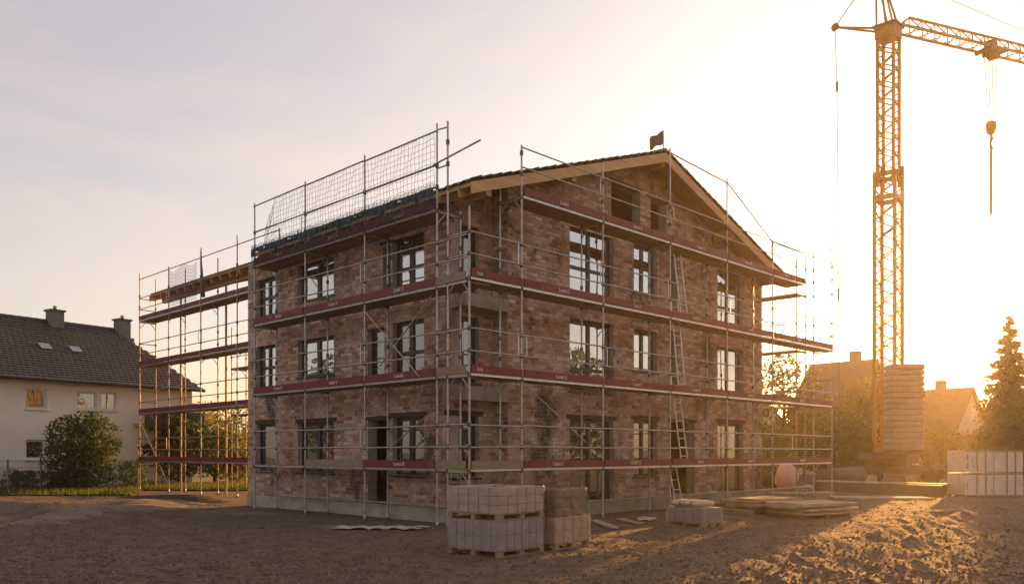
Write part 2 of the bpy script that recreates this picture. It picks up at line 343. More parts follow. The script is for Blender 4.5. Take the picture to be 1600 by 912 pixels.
# ------------------------------------------------------------------ the brick house under construction
XW, YW, YB, XC, XE, YE = .95, 1.2, 1.74, 2.43, 15.7, 11.8     # side wall plane, gable plane, loggia back wall, gable wall start/end, rear end
RX, RZ, SL = 8.3, 10.72, .338                                  # ridge position, height, roof slope
def roof_z(x): return RZ - abs(x - RX) * SL
HOUSE = Thing('brick_house', 'half-built three-storey brick house with timber gable roof wrapped in scaffolding', 'house', (XW, YW, 0))
BRICKS = []          # (distance, plane, s0, s1, z0, z1)
def pxr(px0, px1, plane, axis_):
    return (sorted((yL(px0, plane), yL(px1, plane))) if axis_ == 'y' else sorted((xR(px0, plane), xR(px1, plane))))
OPEN = {'side': [], 'gable': [], 'loggia': []}
def op(wall, px0, px1, z0, z1, kind='window', **kw):
    a = pxr(px0, px1, XW, 'y') if wall == 'side' else pxr(px0, px1, YW if wall == 'gable' else YB, 'x')
    OPEN[wall].append(dict(s0=a[0], s1=a[1], z0=z0, z1=z1, kind=kind, **kw))
# side wall
op('side', 401, 431, 6.12, 7.32, cols=2, rows=2); op('side', 401, 431, 3.78, 5.18, cols=2, rows=2); op('side', 401, 431, 1.15, 2.66, cols=1, rows=1, low=1)
op('side', 466, 522, 6.3, 7.42, cols=2, rows=1); op('side', 466, 522, 4.02, 5.13, cols=2, rows=1); op('side', 466, 522, 1.15, 2.62, cols=2, rows=1, low=1)
op('side', 575, 601, 3.62, 5.12, cols=1, rows=1, low=1); op('side', 575, 607, .36, 2.62, kind='void'); op('side', 599, 611, 5.8, 7.3, kind='void')
op('side', 614, 663, 5.75, 7.4, cols=2, rows=2); op('side', 614, 663, 3.55, 5.17, cols=2, rows=2, low=1); op('side', 614, 663, 1.15, 2.66, cols=2, rows=1, low=1)
op('loggia', 705, 748, 5.72, 7.45, cols=2, rows=1, low=1); op('loggia', 705, 748, 3.5, 5.15, cols=2, rows=1, low=1); op('loggia', 705, 748, 1.12, 2.66, cols=2, rows=1, low=1)
# gable wall
op('gable', 890, 958, 6.02, 8.0, cols=2, rows=2, tr=.45); op('gable', 890, 958, 3.45, 5.47, cols=2, rows=2, tr=.3); op('gable', 890, 958, .36, 2.66, cols=2, rows=1, low=1)
op('gable', 990, 1026, 6.55, 8.03, cols=2, rows=1); op('gable', 990, 1026, 4.2, 5.5, cols=2, rows=1); op('gable', 990, 1026, 1.02, 2.72, cols=2, rows=1, low=1)
op('gable', 1047, 1058, 6.0, 8.0, kind='void'); op('gable', 1047, 1058, 3.5, 5.5, kind='void'); op('gable', 1047, 1085, .36, 2.72, kind='void')
op('gable', 1121, 1161, 6.1, 8.03, cols=2, rows=3); op('gable', 1121, 1161, 3.8, 5.38, cols=2, rows=1); op('gable', 1121, 1161, .36, 2.75, cols=2, rows=1, low=1)
op('gable', 955, 1000, 8.62, 9.62, kind='void'); op('gable', 1016, 1041, 8.6, 9.55, kind='void')
def wall_cells(s0, s1, z0, top, opens, extra=()):
    ss = sorted({s0, s1, *[o['s0'] for o in opens], *[o['s1'] for o in opens], *[e for e in extra if s0 < e < s1]})
    out = []
    for a, b in zip(ss[:-1], ss[1:]):
        if b - a < 1e-4: continue
        m = (a + b) / 2; zs = z0
        for o in sorted([o for o in opens if o['s0'] < m < o['s1']], key=lambda o: o['z0']):
            if o['z0'] > zs: out.append((a, b, zs, o['z0'], o['z0']))
            zs = o['z1']
        out.append((a, b, zs, top(a), top(b)))
    return out
def wall_body(name, wall, axis_, plane, s0, s1, z0, top, opens, th=.30, extra=()):
    b = MB()
    for a, c, za, t0, t1 in wall_cells(s0, s1, z0, top, opens, extra):
        if axis_ == 'x': b.prism([(a, plane, za), (c, plane, za), (c, plane, t1), (a, plane, t0)], (0, th, 0))
        else: b.prism([(plane, c, za), (plane, a, za), (plane, a, t0), (plane, c, t1)], (th, 0, 0))
    return HOUSE.mb(name, b, 'mortar')
BH, BL, GAP = .100, .285, .020
PAL = [(.50, .32, .235), (.45, .27, .185), (.40, .235, .155), (.53, .37, .29), (.36, .20, .125), (.31, .17, .11), (.46, .30, .22), (.42, .255, .18), (.22, .12, .082), (.60, .46, .38)]
def lay(wallpart, axis_, plane, s0, s1, z0, top, opens, sgn=-1):
    c = 0; z = z0 + .004
    while z < max(top(s0), top(s1), top((s0 + s1) / 2), top(min(max(RX, s0), s1))) - .03:
        off = (c % 2) * BL / 2 + (random.random() - .5) * .03; s = s0 - off
        while s < s1:
            a, e = max(s + GAP / 2, s0), min(s + BL - GAP / 2, s1); s += BL
            segs = [(a, e)]
            zm = z + BH / 2
            for o in opens:
                if o['z0'] - .02 < zm < o['z1'] + .0:
                    n2 = []
                    for p, q in segs:
                        if q <= o['s0'] or p >= o['s1']: n2.append((p, q)); continue
                        if p < o['s0']: n2.append((p, o['s0']))
                        if q > o['s1']: n2.append((o['s1'], q))
                    segs = n2
            for p, q in segs:
                if q - p < .035: continue
                if z + BH - GAP > min(top(p), top(q)) - .01: continue
                m = (p + q) / 2; pos = Vector((m, plane, zm)) if axis_ == 'x' else Vector((plane, m, zm))
                d = (pos - Vector((CAM.x, CAM.y, HC))).length
                BRICKS.append((d, wallpart, axis_, plane, p, q, z, z + BH - GAP))
        z += BH; c += 1
gtop = lambda x: roof_z(x) - .20
ftop = lambda s: 7.95
Z0 = .36
gw = wall_body('gable_wall', 'gable', 'x', YW, XC, XE, Z0, gtop, OPEN['gable'], extra=(RX,))
sw = wall_body('side_wall', 'side', 'y', XW, YB, YE, Z0, ftop, OPEN['side'])
lw = wall_body('loggia_wall', 'loggia', 'x', YB, XW + .301, XC + .3, Z0, lambda x: min(roof_z(x) - .2, 8.4), OPEN['loggia'])
b = MB(); b.box((XC, YW + .301, Z0), (XC + .3, YB - .001, 8.35)); rw = HOUSE.mb('return_wall', b, 'mortar')
b = MB(); b.prism([(XE - .3, YE, 0), (XW + .301, YE, 0), (XW + .301, YE, 7.95), (RX, YE, RZ - .25), (XE - .3, YE, 7.95)], (0, -.3, 0)); HOUSE.mb('rear_wall', b, 'mortar')
b = MB(); b.box((XE - .3, YW + .301, Z0), (XE, YE, 7.95)); ew = HOUSE.mb('end_wall', b, 'mortar')
lay(gw, 'x', YW, XC, XE, Z0, gtop, OPEN['gable']); lay(sw, 'y', XW, YB, YE, Z0, ftop, OPEN['side'])
lay(lw, 'x', YB, XW, XC, Z0, lambda x: min(roof_z(x) - .2, 8.4), OPEN['loggia'])
lay(rw, 'y', XC, YW, YB, Z0, lambda s: 8.35, [])
BRICKS.sort(key=lambda t: t[0])
def brick_box(b, axis_, plane, p, q, z0, z1, proud, tint):
    if axis_ == 'x': b.box((p, plane - proud, z0), (q, plane + .02, z1), tint)
    else: b.box((plane - proud, p, z0), (plane + .02, q, z1), tint)
VAR = {}
def tint():
    c = random.choice(PAL); k = random.uniform(.9, 1.28); return tuple(v * k for v in c)
for ax in 'xy':
    for i in range(10):
        b = MB(); t = tint()
        lx = BL - GAP
        if ax == 'x': b.box((-lx / 2, -.014, -(BH - GAP) / 2), (lx / 2, .02, (BH - GAP) / 2), t)
        else: b.box((-.014, -lx / 2, -(BH - GAP) / 2), (.02, lx / 2, (BH - GAP) / 2), t)
        VAR[ax, i] = b.mesh('brick', 'brick')
rest = {}
n_ind = 0
for d, wp, ax, plane, p, q, z0, z1 in BRICKS:
    if n_ind < 300 and q - p > BL - GAP - .01 and z0 > .8 and z1 < 8 and random.random() < .5:
        c = Vector(((p + q) / 2, plane, (z0 + z1) / 2)) if ax == 'x' else Vector((plane, (p + q) / 2, (z0 + z1) / 2))
        HOUSE.put('brick', VAR[ax, random.randrange(10)], Matrix.Translation(c + Vector((0, random.uniform(-.004, .003), 0) if ax == 'x' else (random.uniform(-.004, .003), 0, 0))), wp); n_ind += 1
    else:
        brick_box(rest.setdefault(wp.name, (wp, MB()))[1], ax, plane, p, q, z0, z1, .012 + random.uniform(-.004, .006), tint())
for wp, b in rest.values(): HOUSE.mb('bricks', b, 'brick', wp, kind='stuff')
# plinth, slabs, floors
b = MB(); b.box((XW - .05, YB - .06, -.6), (XC - .05, YB + .2, Z0)); b.box((XW - .05, YB + .2, -.6), (XW + .25, YE + .03, Z0 - .003)); b.box((XC - .05, YW - .06, -.6), (XE + .05, YW + .3, Z0)); b.box((XE - .3, YW + .3, -.6), (XE + .05, YE, Z0 - .003)); HOUSE.mb('plinth', b, 'plinth')
for z0, z1 in ((3.02, 3.36), (5.3, 5.62)): HOUSE.box('balcony_slab', (XW - .02, YW - .05, z0), (XC - .002, YB - .016, z1), 'concrete')
for z in (.2, 2.95, 5.55, 8.12):
    HOUSE.box('floor_slab', (XW + .302, YB + .302, z), (XE - .302, YE - .302, z + .2), 'concrete')
HOUSE.box('dark_attic_backing', (RX - 2.4, YB + 1.6, 8.33), (RX + 2.4, YB + 1.7, 9.5), 'void')  # near-black backing added so the attic openings look dark inside
HOUSE.box('dark_core_backing', (XW + 2.6, YB + 2.4, .4), (XE - .5, YB + 2.6, 8.1), 'void')  # added near-black sheet that keeps the rooms behind the openings dark
# windows
def window(wall, o):
    ax = 'y' if wall == 'side' else 'x'; plane = {'side': XW, 'gable': YW, 'loggia': YB}[wall]
    s0, s1, z0, z1 = o['s0'], o['s1'], o['z0'], o['z1']; dp = .13
    def bx(b, a, c, za, zb, d0, d1):
        if ax == 'x': b.box((a, plane + d0, za), (c, plane + d1, zb))
        else: b.box((plane + d0, a, za), (plane + d1, c, zb))
    fw = .065; b = MB()
    bx(b, s0 - .0, s0 + fw, z0, z1, dp, dp + .08); bx(b, s1 - fw, s1, z0, z1, dp, dp + .08); bx(b, s0 + fw, s1 - fw, z0, z0 + fw, dp, dp + .08); bx(b, s0 + fw, s1 - fw, z1 - fw - .03, z1, dp, dp + .08)
    if o['kind'] == 'void':
        fr = HOUSE.box('lintel', *( ((s0 - .12, plane - .018, z1), (s1 + .12, plane + .2, z1 + .10)) if ax == 'x' else ((plane - .018, s0 - .12, z1), (plane + .2, s1 + .12, z1 + .10)) ), 'lintel'); return
    cols, rows = o['cols'], o['rows']; tr = o.get('tr', .5)
    fr = HOUSE.mb('window', b, 'frame')
    si, se, zi, ze = s0 + fw, s1 - fw, z0 + fw, z1 - fw - .03
    cs = [si + (se - si) * k / cols for k in range(cols + 1)]
    zs = [zi, ze] if rows == 1 else [zi, zi + (ze - zi) * tr, ze] if rows == 2 else [zi + (ze - zi) * k / rows for k in range(rows + 1)]
    gm = 'glass_low' if o.get('low') else 'glass'
    for k in range(1, cols):
        b = MB(); bx(b, cs[k] - .055, cs[k] + .055, zi, ze, dp - .012, dp + .07); HOUSE.mb('mullion', b, 'frame', fr)
    for k in range(1, len(zs) - 1):
        for c in range(cols):
            b = MB(); bx(b, cs[c] + (.056 if c else 0), cs[c + 1] - (.056 if c < cols - 1 else 0), zs[k] - .045, zs[k] + .045, dp - .008, dp + .07); HOUSE.mb('transom', b, 'frame', fr)
    for c in range(cols):
        for r_ in range(len(zs) - 1):
            b = MB(); p = [cs[c] + (.05 if c else -.005), cs[c + 1] - (.05 if c < cols - 1 else -.005), zs[r_] + (.04 if r_ else -.005), zs[r_ + 1] - (.04 if r_ < len(zs) - 2 else -.005)]
            j = [random.uniform(-.006, .006) for _ in range(2)]
            bx(b, p[0], p[1], p[2], p[3], dp + .03, dp + .042)
            # a real pane sits very slightly out of true
            vs_ = []
            for (x, y, z) in b.v:
                e = j[0] * ((z - p[2]) / (p[3] - p[2]) - .5)
                vs_.append((x, y + e, z) if ax == 'x' else (x + e, y, z))
            b.v = vs_; HOUSE.mb('pane', b, gm, fr)
    if z0 > .5:
        b = MB(); bx(b, s0 - .06, s1 + .06, z0 - .055, z0 - .012, -.06, .14); HOUSE.mb('sill', b, 'frame', fr)
    if z1 < 3:
        b = MB(); bx(b, s0 - .14, s1 + .14, z1 + .004, z1 + .13, -.02, .12); HOUSE.mb('lintel', b, 'lintel', fr)
for w_, l_ in OPEN.items():
    for o in l_: window(w_, o)
# roof: boarded decks, bargeboards, rafters, tiles
VY, ER = .38, .45                        # verge y, eave x
EX2 = 2 * RX - ER
def slope_slab(name, x0, x1, y0, y1, zo, th, m, parent=None):
    b = MB(); b.prism([(x0, y0, roof_z(x0) + zo), (x1, y0, roof_z(x1) + zo), (x1, y0, roof_z(x1) + zo - th), (x0, y0, roof_z(x0) + zo - th)], (0, y1 - y0, 0)); return HOUSE.mb(name, b, m, parent)
YR = 10.4
roof = slope_slab('roof', ER, RX, VY + .05, YR, -.075, .06, 'soffit'); slope_slab('roof_boarding', RX, EX2, VY + .05, YR, -.075, .06, 'soffit', roof)
YQ, EQ = 24.6, 2.95
slope_slab('roof_boarding', EQ, RX, YR + .002, YQ, -.075, .06, 'soffit', roof); slope_slab('roof_boarding', RX, EX2, YR + .002, YQ, -.075, .06, 'soffit', roof)
# soffit boards under the verge overhang, each one its own board, running along the slope
for k in range(5):
    y0 = VY + .055 + k * .155
    for x0, x1 in ((ER + .1, RX - .03), (RX + .03, EX2 - .1)):
        slope_slab('soffit_board', x0, x1, y0, y0 + .147, -.137, .022, 'soffit', roof)
for x0, x1 in ((ER - .02, RX), (RX, EX2 + .02)):
    slope_slab('bargeboard', x0, x1, VY, VY + .045, -.07, .27, 'timber', roof)
slope_slab('bargeboard', EQ, RX, YQ, YQ + .05, -.07, .25, 'timber', roof)
for x in (ER + .62, 4.2, RX, 12.4, EX2 - .62):       # purlin heads
    z = roof_z(x) - .19; HOUSE.box('purlin', (x - .09, VY + .1, z - .26), (x + .09, YW + .05, z), 'timber', roof)
y = VY + .5
while y < YR - .1:
    HOUSE.bar('rafter', (ER + .03, y, roof_z(ER + .03) - .24), (XW + .25, y, roof_z(XW + .25) - .24), .09, .18, 'timber', roof); y += .72
HOUSE.bar('eave_board', (ER + .01, VY + .05, roof_z(ER) - .11), (ER + .01, YR, roof_z(ER) - .11), .025, .1, 'timber', roof)
y = YR + .3
while y < YQ:
    HOUSE.bar('rafter', (EQ + .03, y, roof_z(EQ + .03) - .24), (EQ + 2.2, y, roof_z(EQ + 2.2) - .24), .1, .2, 'timber', roof); y += .8
b = MB(); b.box((XW + .2, YE - .05, 8.05), (XW + .4, YE + .1, 8.3))
for x in (EQ + .55, RX):
    HOUSE.bar('wall_plate', (x, YE, roof_z(x) - .45), (x, YQ - .2, roof_z(x) - .45), .16, .22, 'timber')
for x, y in ((EQ + .55, 14.2), (EQ + .55, 18.4), (EQ + .55, 22.6), (RX, 24.3), (13.6, 24.3), (RX, 18)):
    HOUSE.tube('steel_prop', (x, y, 0), (x, y, roof_z(x) - .5), .045, 'steel_brown')
# roof tiles
def tile_mesh(w, l, m):
    b = MB(); n = 6
    top = []; bot = []
    for k in range(n + 1):
        u = k / n; yy = -w / 2 + w * u; h = .022 * math.cos(u * 2 * math.pi) + .03
        top.append((yy, h)); bot.append((yy, h - .022))
    for x, dz in ((-l / 2, 0), (l / 2, .028)):
        for yy, h in top: b.v.append((x, yy, h + dz))
        for yy, h in bot: b.v.append((x, yy, h + dz))
    s_ = 2 * (n + 1)
    for k in range(n):
        b.f.append((k, s_ + k, s_ + k + 1, k + 1)); b.f.append((n + 1 + k, n + 2 + k, s_ + n + 2 + k, s_ + n + 1 + k))
        b.f.append((k, k + 1, n + 2 + k, n + 1 + k)); b.f.append((s_ + k, s_ + n + 1 + k, s_ + n + 2 + k, s_ + k + 1))
    b.f.append((0, n + 1, s_ + n + 1, s_)); b.f.append((n, s_ + n, s_ + 2 * n + 1, 2 * n + 1))
    return b
TW, TL = .30, .345
tb = tile_mesh(TW, TL + .04, 'tile_dark'); tile = tb.mesh('roof_tile', 'tile_dark')
ang = math.atan(SL)
def tile_mat(x, y, side):     # side -1: slope falling to -x
    c = Vector((x, y, roof_z(x) - .045 + random.uniform(0, .012)))
    return Matrix.Translation(c) @ (Matrix.Rotation(-ang, 4, 'Y') if side < 0 else Matrix.Rotation(math.pi, 4, 'Z') @ Matrix.Rotation(-ang, 4, 'Y')) @ Matrix.Rotation(random.uniform(-.012, .012), 4, 'Z')
rest_t = MB(); cs = math.cos(ang); nrow = int((RX - ER) / (TL * cs))
for side in (-1, 1):
    for r_ in range(nrow + 1):
        x = ER + .12 + r_ * TL * cs if side < 0 else EX2 - .12 - r_ * TL * cs
        y = VY + TW / 2 - .04; c = 0
        if (side < 0 and x > RX - .05) or (side > 0 and x < RX + .05): continue
        while y < YQ:
            if side < 0 and y > YR - .1 and x < EQ - .05: break
            ind = c == 0 or (side < 0 and r_ == 0) 
            if ind: HOUSE.put('roof_tile', tile, tile_mat(x, y, side), roof)
            elif y < 3.5 or r_ < 3 or (side < 0 and (x < EQ + 1 or x > RX - 1)):
                M_ = tile_mat(x, y, side); rest_t.add([M_ @ Vector(v_) for v_ in tb.v], tb.f)
            y += TW; c += 1
HOUSE.mb('roof_tiles', rest_t, 'tile_dark', roof, kind='stuff')
slope_slab('roof_underlay', ER + .05, RX, VY + .1, YR, -.045, .02, 'tile_dark', roof); slope_slab('roof_underlay', EQ + .05, RX, YR, YQ, -.045, .02, 'tile_dark', roof); slope_slab('roof_underlay', RX, EX2, VY + .1, YQ, -.045, .02, 'tile_dark', roof)
k = 0; y = VY
while y < YQ - .3:
    b_ = HOUSE.put('ridge_tile', UNIT.setdefault('ridge', MB().tube([(0, 0, 0), (0, .40, .012)], [.10, .115], 8).mesh('ridge_tile', 'tile_dark', True)), Matrix.Translation((RX, y, RZ - .02)), roof); y += .38
# gutter along the side eave
# flag left on the ridge by the roofers
b = MB(); nF = 10
fp = Thing('flag', 'small brown cloth flag on a stick at the roof ridge peak', 'flag', (RX, VY + .1, RZ))
fp.tube('flagpole', (RX, VY + .1, RZ - .05), (RX, VY + .1, RZ + .62), .018, 'steel_dark')
vs_ = []; fs = []
for i in range(nF + 1):
    for j in range(7):
        u = i / nF; w_ = j / 6; q = Vector((RX, VY + .1, RZ)) - RT * (u * .40) + Vector((0, 0, .60 - w_ * .36 - u * .20 + .03 * math.sin(u * 9 + w_ * 3))) + V * (.05 * math.sin(u * 8 + w_ * 2) * u)
        vs_.append(q)
for i in range(nF):
    for j in range(6): a = i * 7 + j; fs.append((a, a + 1, a + 8, a + 7))
b.add(vs_, fs); b.add([Vector(v_) + V * .012 for v_ in vs_], [f[::-1] for f in fs]); fp.mb('flag_cloth', b, 'cloth', smooth=True)

# ------------------------------------------------------------------ scaffolding
TEXTS = {}
def text_mesh(s_):
    if s_ not in TEXTS:
        cu = bpy.data.curves.new('lettering', 'FONT'); cu.body = s_; cu.size = .135; cu.extrude = .0015; cu.align_x = 'CENTER'; cu.align_y = 'CENTER'; cu.resolution_u = 2
        o = bpy.data.objects.new('lettering_source', cu); COL.objects.link(o); bpy.context.view_layer.update()
        me = bpy.data.meshes.new_from_object(o.evaluated_get(bpy.context.evaluated_depsgraph_get())); me.name = 'lettering'; me.materials.clear(); me.materials.append(MATS['white_paint'])
        bpy.data.objects.remove(o); bpy.data.curves.remove(cu); TEXTS[s_] = me
    return TEXTS[s_]
WORDS = ['Luais S', 'Lnnna B', 'Laaais S', 'LIGDS S', 'Lnais C', 'Luaas V', 'Lnaais']
RT_ = .0245
class Scaffold:
    # frames stand along axis 'x' (inner side +y) or 'y' (inner side +x)
    def __init__(s, name, label, ax, line, inner, group='scaffolds round the brick house'):
        s.ax = ax; s.line = line; s.inner = inner
        o = (line, 0, 0) if ax == 'y' else (0, line, 0)
        s.t = Thing(name, label, 'scaffold', o, group=group)
    def p(s, a, d, z): return Vector((a, s.line + d, z)) if s.ax == 'x' else Vector((s.line + d, a, z))
    def standard(s, a, d, z0, z1, m='steel'):
        q = s.p(a, d, 0); g = gzs(q.x, q.y)
        st = s.t.tube('standard', s.p(a, d, g + .02), s.p(a, d, z1), RT_, m)
        s.t.box('base_plate', s.p(a, d, g - .02) - Vector((.075, .075, 0)), s.p(a, d, g + .02) + Vector((.075, .075, .0)), 'steel_dark', st)
        s.t.tube('collar', s.p(a, d, g + .02), s.p(a, d, g + .13), .036, 'steel', st)
        for z in s.nodes:
            if z < z1: s.t.tube('coupler', s.p(a, d, z - .05), s.p(a, d, z + .05), .042, 'steel_dark', st)
        return st
    def frame(s, a, ztop, decks, ztop_in=None, m='steel'):
        s.standard(a, 0, 0, ztop, m); s.standard(a, s.inner, 0, ztop_in or max(decks) + .05, m)
        for z in decks:
            s.t.tube('transom', s.p(a, -.03, z - .075), s.p(a, s.inner + .03, z - .075), RT_, m)
            s.t.tube('gusset', s.p(a, 0, z - .36), s.p(a, .24, z - .09), .014, m); s.t.tube('gusset', s.p(a, s.inner, z - .36), s.p(a, s.inner - .24, z - .09), .014, m)
    def deck(s, a0, a1, z, toe='red_board', word=None, boards=2, rail=True, toe_h=.185, rails=(.5, 1.0), m='steel', wpos=.42):
        g = .03; w = (s.inner - .04) / boards
        for k in range(boards):
            s.t.bar('deck_board', s.p(a0 + g, .02 + w * (k + .5), z - .027), s.p(a1 - g, .02 + w * (k + .5), z - .027 + random.uniform(-.004, .004)), w - .012, .05, 'deck_ply')
        s.t.bar('deck_edge', s.p(a0 + g, -.012, z - .03), s.p(a1 - g, -.012, z - .03), .018, .055, 'alu' if s.ax == 'x' else 'steel')
        if toe:
            tb_ = s.t.bar('toe_board', s.p(a0 + .035, -.045, z + .0 + toe_h / 2), s.p(a1 - .035, -.045, z + .0 + toe_h / 2), .03, toe_h, toe)
            if word:
                c = s.p(a0 + (a1 - a0) * (wpos if s.ax == 'x' else 1 - wpos), -.0625, z + toe_h * .52)
                Mx = Matrix.Translation(c) @ (Matrix.Rotation(R(90), 4, 'X') if s.ax == 'x' else Matrix.Rotation(R(-90), 4, 'Z') @ Matrix.Rotation(R(90), 4, 'X'))
                s.t.put('lettering', text_mesh(word), Mx, tb_)
        if rail:
            for h in rails:
                s.t.tube('guard_rail', s.p(a0, -.035, z + h + random.uniform(-.012, .012)), s.p(a1, -.035, z + h + random.uniform(-.012, .012)), .019, m)
            if random.random() < .6:
                a = a0 + (.14 if random.random() < .5 else -.14 + a1 - a0); s.t.tube('rail_bracket', s.p(a, -.035, z + rails[0]), s.p(a, -.035, z + rails[-1]), .012, 'alu')
DG = [1.37, 3.53, 5.69, 7.87]; DS = [1.37, 3.52, 5.62, 7.42]
def nodes_for(decks): return [z + h for z in decks for h in (-.05, .5, 1.0)]
# gable side
sc = Scaffold('gable_scaffold', 'galvanised scaffold with dark red toe boards along the gable wall', 'x', 0.0, .73); sc.nodes = nodes_for(DG)
FX = [0.0, xR(815, 0), xR(942, 0), xR(1047, 0), xR(1136, 0), xR(1207, 0), xR(1273, .0), xR(1300, 0)]
tops = [7.25, 9.06, 9.4, 10.6, 10.45, 9.05, 9.6, 9.7]
for i, (a, zt) in enumerate(zip(FX, tops)):
    if i == 6: continue
    dk = DG if 0 < i < 7 else DG[:3]
    sc.frame(a, zt, dk, {0: 9.35, 1: 8.4, 7: 9.6}.get(i))
wi = 0
for li, z in enumerate(DG):
    for i in range(len(FX) - 1):
        a0, a1 = FX[i], FX[i + 1]
        if i == 5: a1 = FX[7]
        if i == 6: continue
        if li == 3 and i == 0: continue
        if li == 3 and i == 5: a1 = xR(1256, 0)
        if i == 0:
            sc.deck(a0, a1, z, 'wood_board' if li == 0 else 'red_board', None if li == 0 else 'Lua', wpos=.16)
        else:
            sc.deck(a0, a1, z, 'red_board', WORDS[(wi * 3 + li) % 7], wpos=random.uniform(.4, .5), rails=(.5, 1.0) if li < 3 else (.66, 1.12)); wi += 1
for x0, x1, z0, z1 in ((FX[3], FX[4], 10.45, 10.3), (FX[4], FX[5], 10.3, 8.95), (FX[5], FX[7], 8.95, 9.0)):
    sc.t.tube('guard_rail', (x0, -.03, z0), (x1, -.03, z1), .021, 'steel')
for i in (1,):       # diagonal braces
    sc.t.tube('brace', (FX[i], -.05, 3.4), (FX[i] + 2.35, -.05, 2.0), .017, 'steel')
# low ledgers tying the feet
for i in range(1, 7):
    if i == 6: continue
    sc.t.tube('ledger', (FX[i], .73, .42), (FX[i + 1] if i < 5 else FX[7], .73, .42), .02, 'steel')
sc.t.tube('end_rail', (FX[7], 0, 9.55), (FX[7], .73, 9.55), .02, 'steel')
for z in DG[:3]:
    for h in (.5, 1.0): sc.t.tube('end_rail', (FX[7], 0, z + h), (FX[7], .73, z + h), .019, 'steel'); sc.t.tube('end_rail', (0, 0, z + h), (0, .73, z + h), .019, 'steel')
# side wall
sd_ = Scaffold('side_scaffold', 'galvanised scaffold with dark red toe boards and net along the side wall', 'y', 0.0, .73); sd_.nodes = nodes_for(DS)
FY = [yL(683, 0), yL(570, 0), yL(477, 0), yL(398, 0)]
topsy = [9.4, 9.38, 9.32, 9.3]
for i, (a, zt) in enumerate(zip(FY, topsy)): sd_.frame(a, zt, DS, 7.5)
wi = 1
for li, z in enumerate(DS):
    for i in range(3):
        toe = 'red_board'
        if li == 0 and i == 2: toe = None
        if li == 0 and i == 1: toe = 'wood_board'
        sd_.deck(FY[i], FY[i + 1], z, toe, WORDS[(wi + li * 2) % 7] if toe == 'red_board' else None, rails=(.5, 1.0), wpos=.52); wi += 1
    if li < 3:
        sd_.deck(.04, FY[0], z, 'wood_board', None, rail=True, boards=2)
for i in range(3):
    sd_.t.tube('guard_rail', (-.03, FY[i], 9.22), (-.03, FY[i + 1], 9.2), .021, 'steel'); sd_.t.tube('guard_rail', (-.03, FY[i], 8.42), (-.03, FY[i + 1], 8.4), .019, 'steel')
    sd_.t.tube('ledger', (.73, FY[i], .42), (.73, FY[i + 1], .42), .02, 'steel')
sd_.t.tube('brace', (-.05, FY[1], 5.4), (-.05, FY[0] + .6, 3.55), .017, 'steel'); sd_.t.tube('brace', (-.05, FY[0] + .15, 5.4), (-.05, FY[1] - .7, 3.9), .017, 'steel')
sd_.t.tube('brace', (.70, FY[0] + .2, 3.2), (.70, FY[1] - .2, 1.9), .017, 'steel')
sd_.t.tube('guard_rail', (-.03, FY[0] + .1, 8.45), (-.03, FY[0] - 1.5, 8.62), .021, 'steel')
sd_.t.tube('end_rail', (0, FY[0], 9.25), (0, FY[0] - .36, 9.22), .018, 'steel'); sd_.t.tube('end_rail', (0, FY[0], 8.35), (0, FY[0] - .36, 8.35), .018, 'steel')
# rear, set-back part
rs = Scaffold('rear_scaffold', 'brown-toned scaffold with red boards under the set-back rear roof', 'y', 2.74, .73); rs.nodes = nodes_for(DG)
FR = [12.9, 16.0, 19.05, 22.1, 25.2]
for i, a in enumerate(FR): rs.frame(a, [9.7, 10.0, 9.9, 9.75, 9.9][i], [1.37, 3.53, 5.69, 7.75], 9.75, 'steel_brown')
for li, z in enumerate([1.37, 3.53, 5.69, 7.75]):
    for i in range(4): rs.deck(FR[i], FR[i + 1], z, 'red_board', None, rails=(.5, 1.0), m='steel_brown')
    for h in (.5, 1.0): rs.t.tube('end_rail', (2.74, 25.2, z + h), (3.47, 25.2, z + h), .019, 'steel_brown')
for i in range(4): rs.t.tube('guard_rail', (2.71, FR[i], 9.62), (2.71, FR[i + 1], 9.62), .02, 'steel_brown')
rs.t.tube('brace', (2.7, FR[3], .4), (2.7, FR[4], 3.3), .018, 'steel_brown'); rs.t.tube('brace', (3.47, FR[1], .4), (3.47, FR[2], 3.3), .018, 'steel_brown')
rf = Scaffold('inner_scaffold', 'second row of brown-toned scaffold standing inside the open rear bay', 'y', 6.2, .73); rf.nodes = nodes_for(DG)
for i, a in enumerate([14.2, 17.2, 20.2, 23.2]):
    rf.frame(a, 7.6, [1.37, 3.53, 5.69], 6.7, 'steel_brown')
for z in (1.37, 3.53, 5.69):
    for i in range(3): rf.deck(14.2 + 3 * i, 17.2 + 3 * i, z, None, None, m='steel_brown')
# far end, running back behind the gable's right corner
es = Scaffold('end_scaffold', 'sunlit scaffold standing at the far end wall of the house', 'y', 17.95, .75); es.nodes = nodes_for(DG)
for i, a in enumerate([.95, 3.6, 6.6, 9.6]): es.frame(a, [9.2, 9.5, 9.5, 9.5][i], DG, 9.4, 'steel_brown')
for z in DG:
    for i in range(3): es.deck([.95, 3.6, 6.6, 9.6][i], [.95, 3.6, 6.6, 9.6][i + 1], z, None, None, m='steel_brown')
es.t.tube('brace', (18.7, .95, 5.7), (18.7, 3.6, 7.8), .02, 'steel_brown'); es.t.tube('brace', (18.7, 3.6, 3.6), (18.7, .95, 5.4), .02, 'steel_brown')
